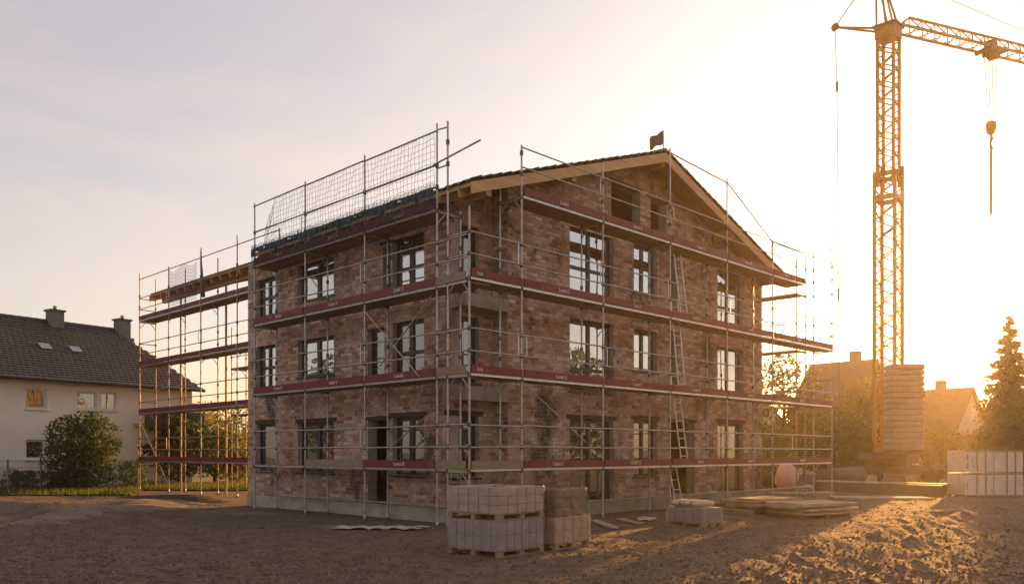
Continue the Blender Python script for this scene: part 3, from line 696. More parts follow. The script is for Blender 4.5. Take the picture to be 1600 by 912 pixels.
# ladders between the decks
def ladder(x0, y0, z0, x1, z1, label):
    t = Thing('ladder', label, 'ladder', (x0, y0, z0), group='scaffold ladders'); w = .36
    a = Vector((x0, y0, z0)); b_ = Vector((x1, y0 + .12, z1))
    for o in (0, w): t.tube('stile', a + Vector((o, 0, 0)), b_ + Vector((o, 0, 0)), .022, 'alu')
    n = int((z1 - z0) / .28)
    for k in range(1, n + 1):
        q = a.lerp(b_, k / (n + .6)); t.tube('rung', q, q + Vector((w, 0, 0)), .014, 'alu')
xl = xR(1060, .35)
ladder(xl - .1, .35, .02, xl + -.35, 1.40, 'aluminium ladder from the ground up to the lowest gable deck')
ladder(xl + .1, .3, 1.37, xl - .35, 4.2, 'aluminium ladder from the lowest gable deck to the second deck')
ladder(xl - .05, .3, 3.53, xl - .3, 6.3, 'aluminium ladder from the second gable deck to the third deck')
ladder(xl + .1, .3, 5.69, xl - .15, 7.75, 'aluminium ladder from the third gable deck to the top deck')
# safety nets
def net(name, label, y0, y1, z0, z1, cell, r_, m, x=-.06, sag=.05, cut=0.0):
    b = MB(); ny = int((y1 - y0) / cell); nz_ = int((z1 - z0) / cell)
    def pt(i, j):
        u = i / ny; w_ = j / nz_; y = y0 + (y1 - y0) * u; zt = z1 - cut * max(0, (u - .93) / .07) * (z1 - z0)
        z = z0 + (zt - z0) * w_; bay = (y - FY[0]) / (FY[1] - FY[0]); f_ = abs(math.sin(bay * math.pi))
        return Vector((x - sag * f_ * math.sin(w_ * math.pi) + .015 * math.sin(i * 1.7 + j), y + .012 * math.sin(j * 1.3 + i * .7), z - sag * f_ * .9 * w_ + .012 * math.sin(i * .9 + j * 2.1)))
    P = [[pt(i, j) for j in range(nz_ + 1)] for i in range(ny + 1)]
    for i in range(ny + 1): b.tube(P[i], r_, 3, False)
    for j in range(nz_ + 1): b.tube([P[i][j] for i in range(ny + 1)], r_, 3, False)
    return single(name, b, m, label, 'net', group=None)
net('safety_net', 'grey square-mesh safety net hung above the eave of the side wall', FY[0] + .03, FY[3] - .75, 7.6, 9.2, .135, .0048, 'net_grey', cut=.5)
net('debris_net', 'fine dark blue debris net over the top toe boards of the side scaffold', FY[0] + .02, FY[3] + .05, 7.36, 8.0, .043, .0046, 'net_blue', x=-.085, sag=.015)
b = MB(); ny, nz_ = 190, 6
for i in range(ny + 1):
    for j in range(nz_ + 1):
        y = FY[0] + .02 + (FY[3] - FY[0]) * i / ny; w_ = j / nz_; pl = math.sin(i * 1.05 + .4 * math.sin(i * .31)) * .018 * (.4 + w_)
        b.v.append((-.10 + pl, y, 7.90 + .02 * math.sin(i * .23) - w_ * (.16 + .07 * math.sin(i * .17) + .04 * math.sin(i * .61))))
for i in range(ny):
    for j in range(nz_): a = i * (nz_ + 1) + j; b.f.append((a, a + 1, a + nz_ + 2, a + nz_ + 1))
single('gathered_net', b, 'net_blue', 'gathered dark blue net hanging in folds along the side eave', 'net', smooth=True)
b = MB(); ny, nz_ = 26, 10
P = [[Vector((2.68, 19.3 + 2.6 * i / ny, 8.0 + 1.5 * j / nz_ - .1 * math.sin(i * .12 * math.pi) * j / nz_)) for j in range(nz_ + 1)] for i in range(ny + 1)]
for i in range(ny + 1): b.tube(P[i], .006, 3, False)
for j in range(nz_ + 1): b.tube([P[i][j] for i in range(ny + 1)], .006, 3, False)
single('safety_net', b, 'net_grey', 'short piece of safety net on the rear scaffold', 'net')
b = MB(); b.tube([(2.68, 18.9, 10.0), (2.66, 18.86, 9.4), (2.68, 18.8, 8.7), (2.67, 18.7, 8.0)], [.02, .04, .06, .09], 8)
single('tied_net', b, 'net_grey', 'net tied up in a bundle on a standard of the rear scaffold', 'net', smooth=True)
# ------------------------------------------------------------------ trees and shrubs
def leaves(b, centers, radii, n, size, flat=1.0):
    k = len(centers)
    w = np.array([r[0] * r[1] for r in radii]) ** .8; w = w / w.sum(); idx = RNG.choice(k, n, p=w)
    d = RNG.normal(size=(n, 3)); d /= np.linalg.norm(d, axis=1)[:, None]; rad = RNG.uniform(.45, 1.05, n) ** .6
    c = np.array(centers)[idx]; rr = np.array(radii)[idx]; p = c + d * rr * rad[:, None]
    sz = size * RNG.uniform(.55, 1.35, n); a = RNG.normal(size=(n, 3)); a /= np.linalg.norm(a, axis=1)[:, None]
    t = np.cross(a, RNG.normal(size=(n, 3))); t /= np.linalg.norm(t, axis=1)[:, None]
    q = np.stack([p - a * sz[:, None] * .8, p + t * sz[:, None] * .42, p + a * sz[:, None] * .8, p - t * sz[:, None] * .42], 1).reshape(-1, 3)
    o = len(b.v); b.v += [tuple(x) for x in q.tolist()]; b.f += [(o + 4 * i, o + 4 * i + 1, o + 4 * i + 2, o + 4 * i + 3) for i in range(n)]
def tree(name, label, base, h, rx, m='leaf_mid', n=2600, size=.16, lo=.25, nb=13, group=None, cat='tree', clear=False, trunk=True):
    base = Vector(base); t = Thing(name, label, cat, base, random.uniform(0, 6.28), group, local=True)
    cs_ = []; rs_ = []; limbs = MB(); zc = h * (1 + lo) / 2; hz_ = h * (1 - lo) / 2
    tr_ = .035 * h ** .8
    limbs.tube([(0, 0, -.15), (.03 * h * .3, 0, h * .3), (.0, .02 * h, h * .6), (.02, 0, h * .86)], [tr_, tr_ * .75, tr_ * .45, tr_ * .12], 7)
    for i in range(nb):
        a = i * 2.4 + random.uniform(-.4, .4); u = (i + .5) / nb; zz = zc + (u * 2 - 1) * hz_ * .8; rr = rx * math.sqrt(max(.12, 1 - ((zz - zc) / hz_) ** 2)) * random.uniform(.45, .75)
        c = (math.cos(a) * rr, math.sin(a) * rr, zz); s_ = random.uniform(.36, .62)
        cs_.append(c); rs_.append((rx * s_, rx * s_, min(rx, hz_) * s_ * .8))
        st_ = (0, 0, max(.1, zz - rr * .7)); limbs.tube([st_, (c[0] * .5, c[1] * .5, zz - rr * .25), c], [tr_ * .4, tr_ * .25, tr_ * .06], 5)
    cs_.append((0, 0, zc + hz_ * .7)); rs_.append((rx * .45, rx * .45, hz_ * .35))
    b = MB(); leaves(b, cs_, rs_, n, size)
    if trunk: t.mb('trunk', limbs, 'bark', smooth=True)
    t.mb('crown', b, m); return t
def conifer(name, label, base, h, rb, m='needle', tiers=24, per=11, group=None, droop=.25, clump=26, size=.17):
    base = Vector(base); t = Thing(name, label, 'tree', base, random.uniform(0, 6.28), group, local=True)
    tk = MB(); tk.tube([(0, 0, -.2), (0, 0, h * .5), (.03, 0, h * .99)], [h * .016 + .05, h * .010 + .02, .012], 7); b = MB()
    for i in range(tiers):
        u = (i / (tiers - 1)) ** .9; z = h * (.05 + .93 * u); rr = rb * (1 - u) ** .85 + .10
        for k in range(max(5, int(per * (1 - u * .55)))):
            a = k * 2 * math.pi / per + i * 1.7 + random.uniform(-.3, .3); r_ = rr * random.uniform(.6, 1.12); dz = -droop * r_ * random.uniform(.6, 1.4) + .25 * r_ * u
            e = Vector((math.cos(a) * r_, math.sin(a) * r_, z + dz)); s0 = Vector((0, 0, z))
            tk.tube([s0, s0.lerp(e, .55) + Vector((0, 0, .04 * r_)), e], [.022 + .01 * r_, .016, .005], 4, False)
            nl = max(6, int(clump * r_ / rb) + 5)
            for q in range(nl):
                f_ = random.uniform(.18, 1.02); c = s0.lerp(e, f_) + Vector((random.gauss(0, .07 * r_), random.gauss(0, .07 * r_), random.gauss(-.03, .045) * r_ - .03))
                d = Vector((random.gauss(0, 1), random.gauss(0, 1), random.gauss(-.4, .6))).normalized(); w_ = d.cross(Vector((random.random(), random.random(), random.random()))).normalized(); s_ = size * random.uniform(.6, 1.35)
                b.add([c - d * s_ * .8, c + w_ * s_ * .38, c + d * s_ * .9, c - w_ * s_ * .38], [(0, 1, 2, 3)])
    t.mb('trunk', tk, 'bark', smooth=True); t.mb('crown', b, m); return t
def ground_at(px, Z):
    p = CAM + ray(px) * Z; return Vector((p.x, p.y, gzs(p.x, p.y)))

# ------------------------------------------------------------------ neighbour house on the left
hd = math.atan((1690 - CX) / F)                       # its front runs at this angle to the right of the view
du = V * math.cos(hd) + RT * math.sin(hd)             # along the front, away to the right
h0 = CAM + ray(0) * 38.0
NR = math.atan2(du.y, du.x)
NH = Thing('white_house', 'white rendered house with dark tiled hip roof and two chimneys', 'house', (h0.x, h0.y, 0), NR, local=True)
# local x along the front (0 at the frame edge), local y = away from the camera
def hx(px):
    r_ = ray(px); d = Vector((h0.x - CAM.x, h0.y - CAM.y, 0))      # CAM + r*Z = h0 + du*t
    A = Matrix(((r_.x, -du.x), (r_.y, -du.y))); Zt = A.inverted() @ Vector((d.x, d.y)); return Zt[1], Zt[0]
def hp(px, py): t_, Z = hx(px); return t_, HC + (HY - py) * Z / F
HX0, HX1 = -6.0, hx(300)[0]; HE, HRZ, HD = 5.15, 8.55, 8.6
wins = []
for (a, b_, c, d_) in ((40, 74, 605, 639), (120, 152, 611, 640), (157, 183, 612, 641), (40, 72, 686, 717), (214, 242, 690, 714), (160, 180, 690, 714)):
    x0, z1 = hp(a, c); x1, z0 = hp(b_, d_); wins.append((x0, x1, z0, z1))
b = MB()
ops = [dict(s0=w_[0], s1=w_[1], z0=w_[2], z1=w_[3]) for w_ in wins]
for a, c, za, t0, t1 in wall_cells(HX0, HX1, -.3, lambda s_: HE, ops): b.box((a, 0, za), (c, .3, t0))
b.box((HX1 - .3, .301, -.3), (HX1, HD, HE)); b.box((HX0, .301, -.3), (HX0 + .3, HD, HE)); b.box((HX0, HD, -.3), (HX1, HD + .3, HE))
NH.mb('wall', b, 'render_white')
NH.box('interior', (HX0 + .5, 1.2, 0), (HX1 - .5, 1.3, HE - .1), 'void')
for x0, x1, z0, z1 in wins:
    b = MB(); f_ = .09
    b.box((x0, .10, z0), (x0 + f_, .18, z1)); b.box((x1 - f_, .10, z0), (x1, .18, z1)); b.box((x0 + f_, .10, z0), (x1 - f_, .18, z0 + f_)); b.box((x0 + f_, .10, z1 - f_), (x1 - f_, .18, z1))
    w_ = NH.mb('window', b, 'frame_white'); NH.box('pane', (x0 + f_ - .01, .13, z0 + f_ - .01), (x1 - f_ + .01, .145, z1 - f_ + .01), 'glass_house', w_)
    NH.box('sill', (x0 - .06, -.06, z0 - .07), (x1 + .06, .12, z0 - .015), 'frame_white', w_)
x0, z1 = hp(208, 642); x1, z0 = hp(300, 668)
NH.box('balcony', (x0, -1.1, z0), (x1, -1.02, z1), 'frame'); NH.box('balcony_floor', (x0, -1.0, z0 - .02), (x1, -.002, z0 + .14), 'concrete')
# hipped roof, tile courses as real steps
ov = .45; ex0, ex1, ey0, ey1 = HX0 - ov, HX1 + ov, -ov, HD + ov; my = HD / 2; rx0, rx1 = HX0 + 3.0, hx(261)[0] - .4
b = MB(); b.add([(ex0, ey0, HE), (ex1, ey0, HE), (ex1, ey1, HE), (ex0, ey1, HE), (rx0, my, HRZ), (rx1, my, HRZ)], [(0, 1, 5, 4), (1, 2, 5), (2, 3, 4, 5), (3, 0, 4), (3, 2, 1, 0)])
rf_ = NH.mb('roof', b, 'tile_house')
b = MB(); rows = 26; slope = math.hypot(my - ey0, HRZ - HE)
nrm = Vector((0, -(HRZ - HE), my - ey0)).normalized()
for r_ in range(rows):
    u0, u1 = r_ / rows, (r_ + 1.12) / rows
    def rowpt(u, x): return Vector((x, ey0 + (my - ey0) * u, HE + (HRZ - HE) * u))
    xa = ex0 + (rx0 - ex0) * u0; xb = ex1 + (rx1 - ex1) * u0; nx_ = int((xb - xa) / .30)
    for k in range(nx_):
        x0 = xb - (k + 1) * .30 + (.15 if r_ % 2 else 0); x1 = x0 + .30
        if x1 < -2.5 or x1 > xb + .02: continue
        lift = random.uniform(0, .008); vs_ = []
        for u, h_ in ((u0, .06), (min(u1, 1), .02)):
            for j in range(5):
                x = x0 + (x1 - x0) * j / 4; vs_.append(rowpt(u, x) + nrm * (h_ + lift + .022 * (1 - abs(j - 2) / 2)))
        for j in range(5): x = x0 + (x1 - x0) * j / 4; vs_.append(rowpt(u0, x) + nrm * .0)
        b.add(vs_, [(j, j + 1, j + 6, j + 5) for j in range(4)] + [(j + 1, j, j + 10, j + 11) for j in range(4)])
NH.mb('roof_tiles', b, 'tile_house', rf_, kind='stuff')
k = rx0
while k < rx1 - .1:
    NH.tube('ridge_tile', (k, my, HRZ + .02), (k + .42, my, HRZ + .035), .12, 'tile_house', rf_); k += .4
for px in (82, 187):
    t_ = hx(px)[0] + 2.9; t_ = None or t_
    # the chimney stands on the ridge line, which lies behind the front
    r_ = ray(px); c0 = h0 + (-du.cross(Vector((0, 0, 1)))) * my
    A = Matrix(((r_.x, -du.x), (r_.y, -du.y))); sol = A.inverted() @ Vector((c0.x - CAM.x, c0.y - CAM.y)); x = sol[1]
    ch = NH.box('chimney', (x - .33, my - .55, HRZ - .9), (x + .33, my + .05, HRZ + .55), 'chimney', rf_)
    NH.box('chimney_cap', (x - .40, my - .62, HRZ + .55), (x + .40, my + .12, HRZ + .64), 'tile_house', ch); NH.tube('flue', (x, my - .25, HRZ + .64), (x, my - .25, HRZ + .85), .09, 'chimney', ch)
    NH.box('flashing', (x - .42, my - .75, HRZ - .62), (x + .42, my - .5, HRZ - .42), 'chimney', ch)
for px, py in ((70, 553), (120, 549)):
    x = hx(px)[0] + 1.0; u = .52; c = Vector((x, ey0 + (my - ey0) * u, HE + (HRZ - HE) * u)) + nrm * .09
    b = MB(); d = Vector((0, my - ey0, HRZ - HE)).normalized(); b.add([c + Vector((sx * .27, 0, 0)) + d * sy * .25 + nrm * sz * .03 for sz in (-3, 1) for sx, sy in ((-1, -1), (1, -1), (1, 1), (-1, 1))], [(3, 2, 1, 0), (4, 5, 6, 7), (0, 1, 5, 4), (1, 2, 6, 5), (2, 3, 7, 6), (3, 0, 4, 7)])
    NH.mb('skylight', b, 'glass_house', rf_)
NH.tube('gutter', (ex0, ey0 - .05, HE - .02), (ex1, ey0 - .05, HE - .02), .085, 'frame', rf_)
# garden strip, fence and shrubs in front of it
# tall grass verge under the fence
b = MB(); pts = []
for _ in range(9000):
    px = random.uniform(-60, 400); Z = random.uniform(33.5, 41) if px < 215 else random.uniform(38, 44); p = CAM + ray(px) * Z; pts.append((p.x, p.y))
pts = np.array(pts); zz = gz(pts[:, 0], pts[:, 1])
for (x, y), z in zip(pts, zz):
    h_ = random.uniform(.08, .30); a = random.uniform(0, 6.28); w_ = .03; dx, dy = math.cos(a) * w_, math.sin(a) * w_; l_ = random.uniform(-.1, .1)
    b.add([(x - dx, y - dy, z - .02), (x + dx, y + dy, z - .02), (x + l_, y + l_, z + h_)], [(0, 1, 2)])
structure('grass', b.mesh('grass', 'leaf_mid'), 'stuff', label='rough grass verge along the wire garden fence', category='grass')
bb = MB(); q0 = [CAM + ray(-120) * 33.3, CAM + ray(208) * 33.8, CAM + ray(225) * 38, CAM + ray(420) * 38, CAM + ray(420) * 75, CAM + ray(-250) * 75]
bb.add([(p.x, p.y, .055) for p in q0], [tuple(range(6))]); structure('lawn', bb.mesh('lawn', 'grass'))
def fence(label, a, b_, h, step, sub=.06, rows=5, group=None):
    t = Thing('wire_fence', label, 'fence', (a.x, a.y, 0), group=group); L_ = (b_ - a).length; n_ = int(L_ / step)
    for i in range(n_ + 1):
        p = a.lerp(b_, i / n_); t.tube('post', (p.x, p.y, -.1), (p.x, p.y, h + random.uniform(-.03, .12)), .04 if i % 3 else .065, 'fence_post')
    for i in range(n_):
        m = MB(); p = a.lerp(b_, i / n_); q = a.lerp(b_, (i + 1) / n_); k = int(step / sub)
        for j in range(1, k): c = p.lerp(q, j / k); m.tube([(c.x, c.y, .08), (c.x, c.y, h - .03)], .0065, 3, False)
        for r_ in range(rows): z = .1 + (h - .15) * r_ / (rows - 1); m.tube([(p.x, p.y, z), (q.x, q.y, z)], .008, 3, False)
        t.mb('wire_panel', m, 'fence_wire')
    return t
f0, f1 = CAM + ray(-40) * 37.2, CAM + ray(215) * 38.3
fence('grey wire mesh fence in front of the white house garden', Vector((f0.x, f0.y, 0)), Vector((f1.x, f1.y, 0)), 1.42, 1.35)
f0, f1 = CAM + ray(1455) * 52, CAM + ray(1640) * 50
fence('sunlit wire mesh fence behind the crane base', Vector((f0.x, f0.y, 0)), Vector((f1.x, f1.y, 0)), 1.9, 2.4, .09)
# yew-like tree in front of the white house
p = ground_at(130, 37.0 + .9)
tree('garden_tree', 'dark green bushy tree before the white house wall', p, 3.55, 1.55, 'leaf_dark', 6500, .11, .02, 20)
for px, Z, h_, r_ in ((40, 38.6, .9, 1.0), (8, 38.6, 1.0, .9), (205, 39.2, 1.35, .9), (95, 38.3, .8, .7)):
    tree('garden_shrub', {40: 'low dark shrub left of the bushy garden tree, behind the wire fence', 8: 'shrub at the far end of the wire fence, below the house window', 205: 'taller shrub beside the balcony end of the white house', 95: 'smallest shrub at the foot of the bushy garden tree'}[px], ground_at(px, Z), h_, r_, 'leaf_dark', 900, .10, .0, 7, group='shrubs behind the wire fence', cat='shrub', trunk=True)
for px, Z, h_, r_, m in ((285, 45, 3.6, 1.9, 'leaf_dark'), (335, 47, 3.4, 2.2, 'leaf_mid'), (372, 49, 3.0, 1.8, 'leaf_gold'), (300, 58, 5.0, 2.6, 'leaf_gold'), (355, 62, 5.2, 2.8, 'leaf_mid')):
    tree('garden_tree', {285: 'dark rounded tree seen through the rear scaffold', 335: 'low wide green tree seen through the rear scaffold', 372: 'low golden backlit tree beside the rear corner of the house', 300: 'taller golden tree behind the dark rounded tree', 355: 'taller green tree behind the low wide green tree'}[px], ground_at(px, Z), h_, r_, m, 2200, .17, .08, 12, group='trees behind the rear scaffold')

# ------------------------------------------------------------------ crane
CZ = 45.0; c0 = CAM + ray(1388) * CZ; c0 = Vector((c0.x, c0.y, 0))
CR = Thing('tower_crane', 'yellow lattice tower crane with stacked concrete ballast and long jib', 'crane', c0)
def cz(py, Z=CZ): return HC + (HY - py) * Z / F
def lattice_tower(side, z0, z1, panel, leg, br):
    h = side / 2; cn = [(-h, -h), (h, -h), (h, h), (-h, h)]
    for x, y in cn: CR.box('mast_leg', (c0.x + x - leg / 2, c0.y + y - leg / 2, z0), (c0.x + x + leg / 2, c0.y + y + leg / 2, z1), 'crane_yellow')
    n_ = max(1, round((z1 - z0) / panel)); dz = (z1 - z0) / n_
    for i in range(n_):
        for k in range(4):
            a = cn[k]; b_ = cn[(k + 1) % 4]; za, zb = z0 + i * dz, z0 + (i + 1) * dz
            CR.tube('brace', (c0.x + a[0], c0.y + a[1], za), (c0.x + b_[0], c0.y + b_[1], (za + zb) / 2), br, 'crane_yellow', kind='cyl6')
            CR.tube('brace', (c0.x + b_[0], c0.y + b_[1], (za + zb) / 2), (c0.x + a[0], c0.y + a[1], zb), br, 'crane_yellow', kind='cyl6')
zj, zt, zb_ = cz(275), cz(52), cz(690)
lattice_tower(1.06, zb_, zj, 1.15, .16, .045); lattice_tower(.83, zj - .6, zt, .95, .14, .042)
for z, s_ in ((zj, 1.22), (zj - 1.25, 1.2)):
    b = MB(); h = s_ / 2
    for a, c in (((-h, -h), (h, -h + .1)), ((-h, h - .1), (h, h)), ((-h, -h + .1), (-h + .1, h - .1)), ((h - .1, -h + .1), (h, h - .1))): b.box((c0.x + a[0], c0.y + a[1], z - .13), (c0.x + c[0], c0.y + c[1], z + .13))
    CR.mb('collar', b, 'crane_yellow')
for x, y in ((-.7, 0), (.7, 0), (0, -.7), (0, .7)): CR.box('guide_roller', (c0.x + x - .09, c0.y + y - .09, zj - .1), (c0.x + x + .09, c0.y + y + .09, zj + .35), 'crane_dark')
# head
b = MB(); h = .52; b.box((c0.x - h, c0.y - h, zt - .35), (c0.x + h, c0.y + h, zt + .25)); CR.mb('slewing_head', b, 'crane_yellow')
CR.box('head_plate', (c0.x - .62, c0.y - .62, zt + .255), (c0.x + .62, c0.y + .62, zt + .36), 'crane_dark')
ja = R(69); jd = V * math.cos(ja) + RT * math.sin(ja); jn = Vector((-jd.y, jd.x, 0)); zh = cz(38)
top = c0 - jd * .75 + Vector((0, 0, cz(-45)))
for a in (-.45, .45):
    for o in (-.5, .35): CR.tube('tower_top_strut', c0 + jd * o + jn * a * .7 + Vector((0, 0, zt + .3)), top + jn * a * .25, .055, 'crane_yellow')
CR.tube('tower_top_strut', c0 + jd * .4 + Vector((0, 0, zt + .3)), top + jd * .2, .05, 'crane_yellow')
te = c0 - RT * 2.85 + Vector((0, 0, cz(43)))
for o in (-.22, .22): CR.tube('tie_strut', c0 + V * o + Vector((0, 0, zt + .15)) - RT * .4, te + V * o * .3 + Vector((0, 0, o * .2)), .06, 'crane_yellow')
CR.tube('pulley', te - V * .12, te + V * .12, .19, 'crane_dark')
# jib: two lower chords, one upper chord, lattice between
J0 = c0 + jd * .55; JL = 27.0; zl, zu = zh - .12, zh + .62
CR.bar('jib_chord', J0 + jn * .42 + Vector((0, 0, zl)), J0 + jd * JL + jn * .42 + Vector((0, 0, zl)), .10, .12, 'crane_yellow'); CR.bar('jib_chord', J0 - jn * .42 + Vector((0, 0, zl)), J0 + jd * JL - jn * .42 + Vector((0, 0, zl)), .10, .12, 'crane_yellow')
CR.bar('jib_chord', J0 + jd * .9 + Vector((0, 0, zu)), J0 + jd * JL + Vector((0, 0, zu)), .10, .10, 'crane_yellow')
for s_ in (-.42, .42): CR.tube('jib_brace', J0 + jn * s_ + Vector((0, 0, zl)), J0 + jd * .9 + Vector((0, 0, zu)), .035, 'crane_yellow')
n_ = 28
for i in range(n_):
    a = .9 + (JL - .9) * i / n_; m_ = .9 + (JL - .9) * (i + .5) / n_; e = .9 + (JL - .9) * (i + 1) / n_
    for s_ in (-.42, .42):
        CR.tube('jib_brace', J0 + jd * a + Vector((0, 0, zu)), J0 + jd * m_ + jn * s_ + Vector((0, 0, zl)), .034, 'crane_yellow', kind='cyl6'); CR.tube('jib_brace', J0 + jd * m_ + jn * s_ + Vector((0, 0, zl)), J0 + jd * e + Vector((0, 0, zu)), .034, 'crane_yellow', kind='cyl6')
    CR.tube('jib_brace', J0 + jd * a + jn * .42 + Vector((0, 0, zl)), J0 + jd * m_ - jn * .42 + Vector((0, 0, zl)), .03, 'crane_yellow', kind='cyl6')
# pendant lines
CR.tube('pendant', top, J0 + jd * 16 + Vector((0, 0, zu)), .022, 'rope', kind='cyl6'); CR.tube('pendant', te, top - RT * .1, .03, 'rope', kind='cyl6')
CR.tube('pendant', te, c0 - RT * 2.75 + Vector((0, 0, cz(140))), .022, 'rope', kind='cyl6'); CR.tube('tensioner', c0 - RT * 2.75 + Vector((0, 0, cz(143))), c0 - RT * 2.75 + Vector((0, 0, cz(128))), .07, 'crane_dark'); CR.tube('pendant', c0 - RT * 2.75 + Vector((0, 0, cz(142))), c0 - RT * 2.6 + Vector((0, 0, 1.6)), .026, 'rope', kind='cyl6')
CR.tube('tensioner', c0 - RT * 2.66 + Vector((0, 0, cz(470))), c0 - RT * 2.66 + Vector((0, 0, cz(450))), .06, 'crane_dark')
# trolley, hoist ropes, hook block
tj = 7.0; tp = J0 + jd * tj
tro = CR.box('trolley', (tp.x - .75, tp.y - .3, zl - .28), (tp.x + .75, tp.y + .3, zl - .07), 'crane_dark')
for o in (-.55, 0, .55): CR.tube('trolley_wheel', tp + jd * o - jn * .5 + Vector((0, 0, zl - .08)), tp + jd * o + jn * .5 + Vector((0, 0, zl - .08)), .14, 'crane_dark', tro)
CR.box('winch', (tp.x - .4, tp.y - .25, zl + .07), (tp.x + .4, tp.y + .25, zl + .45), 'crane_dark', tro)
Zt_ = (tp - CAM).dot(V); hb = cz(200, Zt_)
for o in (-.55, -.2, .15, .5): CR.tube('hoist_rope', tp + jd * o + Vector((0, 0, zl - .2)), tp + jd * o * .35 + Vector((0, 0, hb + .3)), .024, 'rope', kind='cyl6')
b = MB(); b.tube([tp + Vector((0, 0, hb + .38)), tp + Vector((0, 0, hb + .3)), tp + Vector((0, 0, hb)), tp + Vector((0, 0, hb - .3)), tp + Vector((0, 0, hb - .42))], [.12, .27, .30, .2, .06], 8); hk = CR.mb('hook_block', b, 'crane_yellow')
b = MB(); b.tube([tp + Vector((0, 0, hb - .4)), tp + jd * .05 + Vector((0, 0, hb - .6)), tp + jd * -.06 + Vector((0, 0, hb - .9)), tp + jd * .05 + Vector((0, 0, hb - 1.2)), tp + Vector((0, 0, hb - 1.35))], [.05, .1, .06, .09, .05], 7); CR.mb('hook', b, 'hook', hk)
CR.tube('hanging_bar', tp + Vector((0, 0, hb - 1.3)), tp + Vector((0, 0, cz(335, Zt_))), .08, 'crane_yellow', hk)
# undercarriage, slewing platform
CR.box('slewing_platform', (c0.x - 1.5, c0.y - 1.0, 1.35), (c0.x + 1.5, c0.y + 1.0, 1.75), 'crane_dark')
CR.tube('slewing_ring', c0 + Vector((0, 0, 1.02)), c0 + Vector((0, 0, 1.36)), .85, 'crane_dark')
b = MB(); b.bar(c0 - RT * 2.4 + Vector((0, 0, .82)), c0 + RT * 3.0 + Vector((0, 0, .82)), .5, .42); CR.mb('chassis_beam', b, 'crane_base')
b = MB(); b.bar(c0 - V * 1.9 + Vector((0, 0, .81)), c0 + V * 1.9 + Vector((0, 0, .81)), .45, .36); CR.mb('chassis_beam', b, 'crane_base')
for o in (-2.2, -.6, 2.9):
    CR.bar('outrigger_leg', c0 + RT * o + Vector((0, 0, .05)), c0 + RT * o + Vector((0, 0, .62)), .34, .34, 'crane_base')
for o in (-2.35, -1.9, 2.0, 2.6): CR.tube('wheel', c0 + RT * o - V * .55 + Vector((0, 0, .42)), c0 + RT * o - V * .25 + Vector((0, 0, .42)), .42, 'void')
for o in (-1.15, .95): CR.bar('timber_block', c0 + RT * (o - .3) - V * .3 + Vector((0, 0, .28)), c0 + RT * (o + .3) - V * .3 + Vector((0, 0, .28)), .5, .5, 'sheet_wood')
CR.box('winch_house', (c0.x - .5, c0.y - .6, 1.75), (c0.x + .5, c0.y + .6, 2.3), 'crane_yellow')
# ballast slabs
bc = CAM + ray(1412) * 43.6; bc = Vector((bc.x, bc.y, 0)); zb0, zb1 = cz(702, 43.6), cz(569, 43.6); ns = 15; dz = (zb1 - zb0) / ns
b = MB(); wv, dv = .91, .62; prof = []
for k in range(16):
    a = k / 16 * 2 * math.pi; c_, s_ = math.cos(a), math.sin(a); prof.append((wv * math.copysign(abs(c_) ** .35, c_), dv * math.copysign(abs(s_) ** .35, s_)))
h_ = dz * .90
for z, sc_ in ((0, .95), (.05, 1), (h_ - .05, 1), (h_, .95)): b.v += [(x * sc_, y * sc_, z) for x, y in prof]
for i in range(3):
    for k in range(16): k2 = (k + 1) % 16; b.f.append((i * 16 + k, i * 16 + k2, (i + 1) * 16 + k2, (i + 1) * 16 + k))
b.f.append(tuple(range(16))[::-1]); b.f.append(tuple(range(48, 64))); slab = b.mesh('ballast_slab', 'ballast')
rzv = math.atan2(RT.y, RT.x)
for i in range(ns): CR.put('ballast_slab', slab, Matrix.Translation(bc + RT * random.uniform(-.015, .015) + Vector((0, 0, zb0 + i * dz))) @ Matrix.Rotation(rzv + random.uniform(-.02, .02), 4, 'Z'))
CR.bar('ballast_carrier', bc - RT * .8 + Vector((0, 0, zb0 - .13)), bc + RT * .8 + Vector((0, 0, zb0 - .13)), .9, .24, 'crane_dark'); CR.bar('ballast_carrier', bc + Vector((0, 0, 1.0)), bc + Vector((0, 0, zb0 - .2)), .5, .5, 'crane_dark')

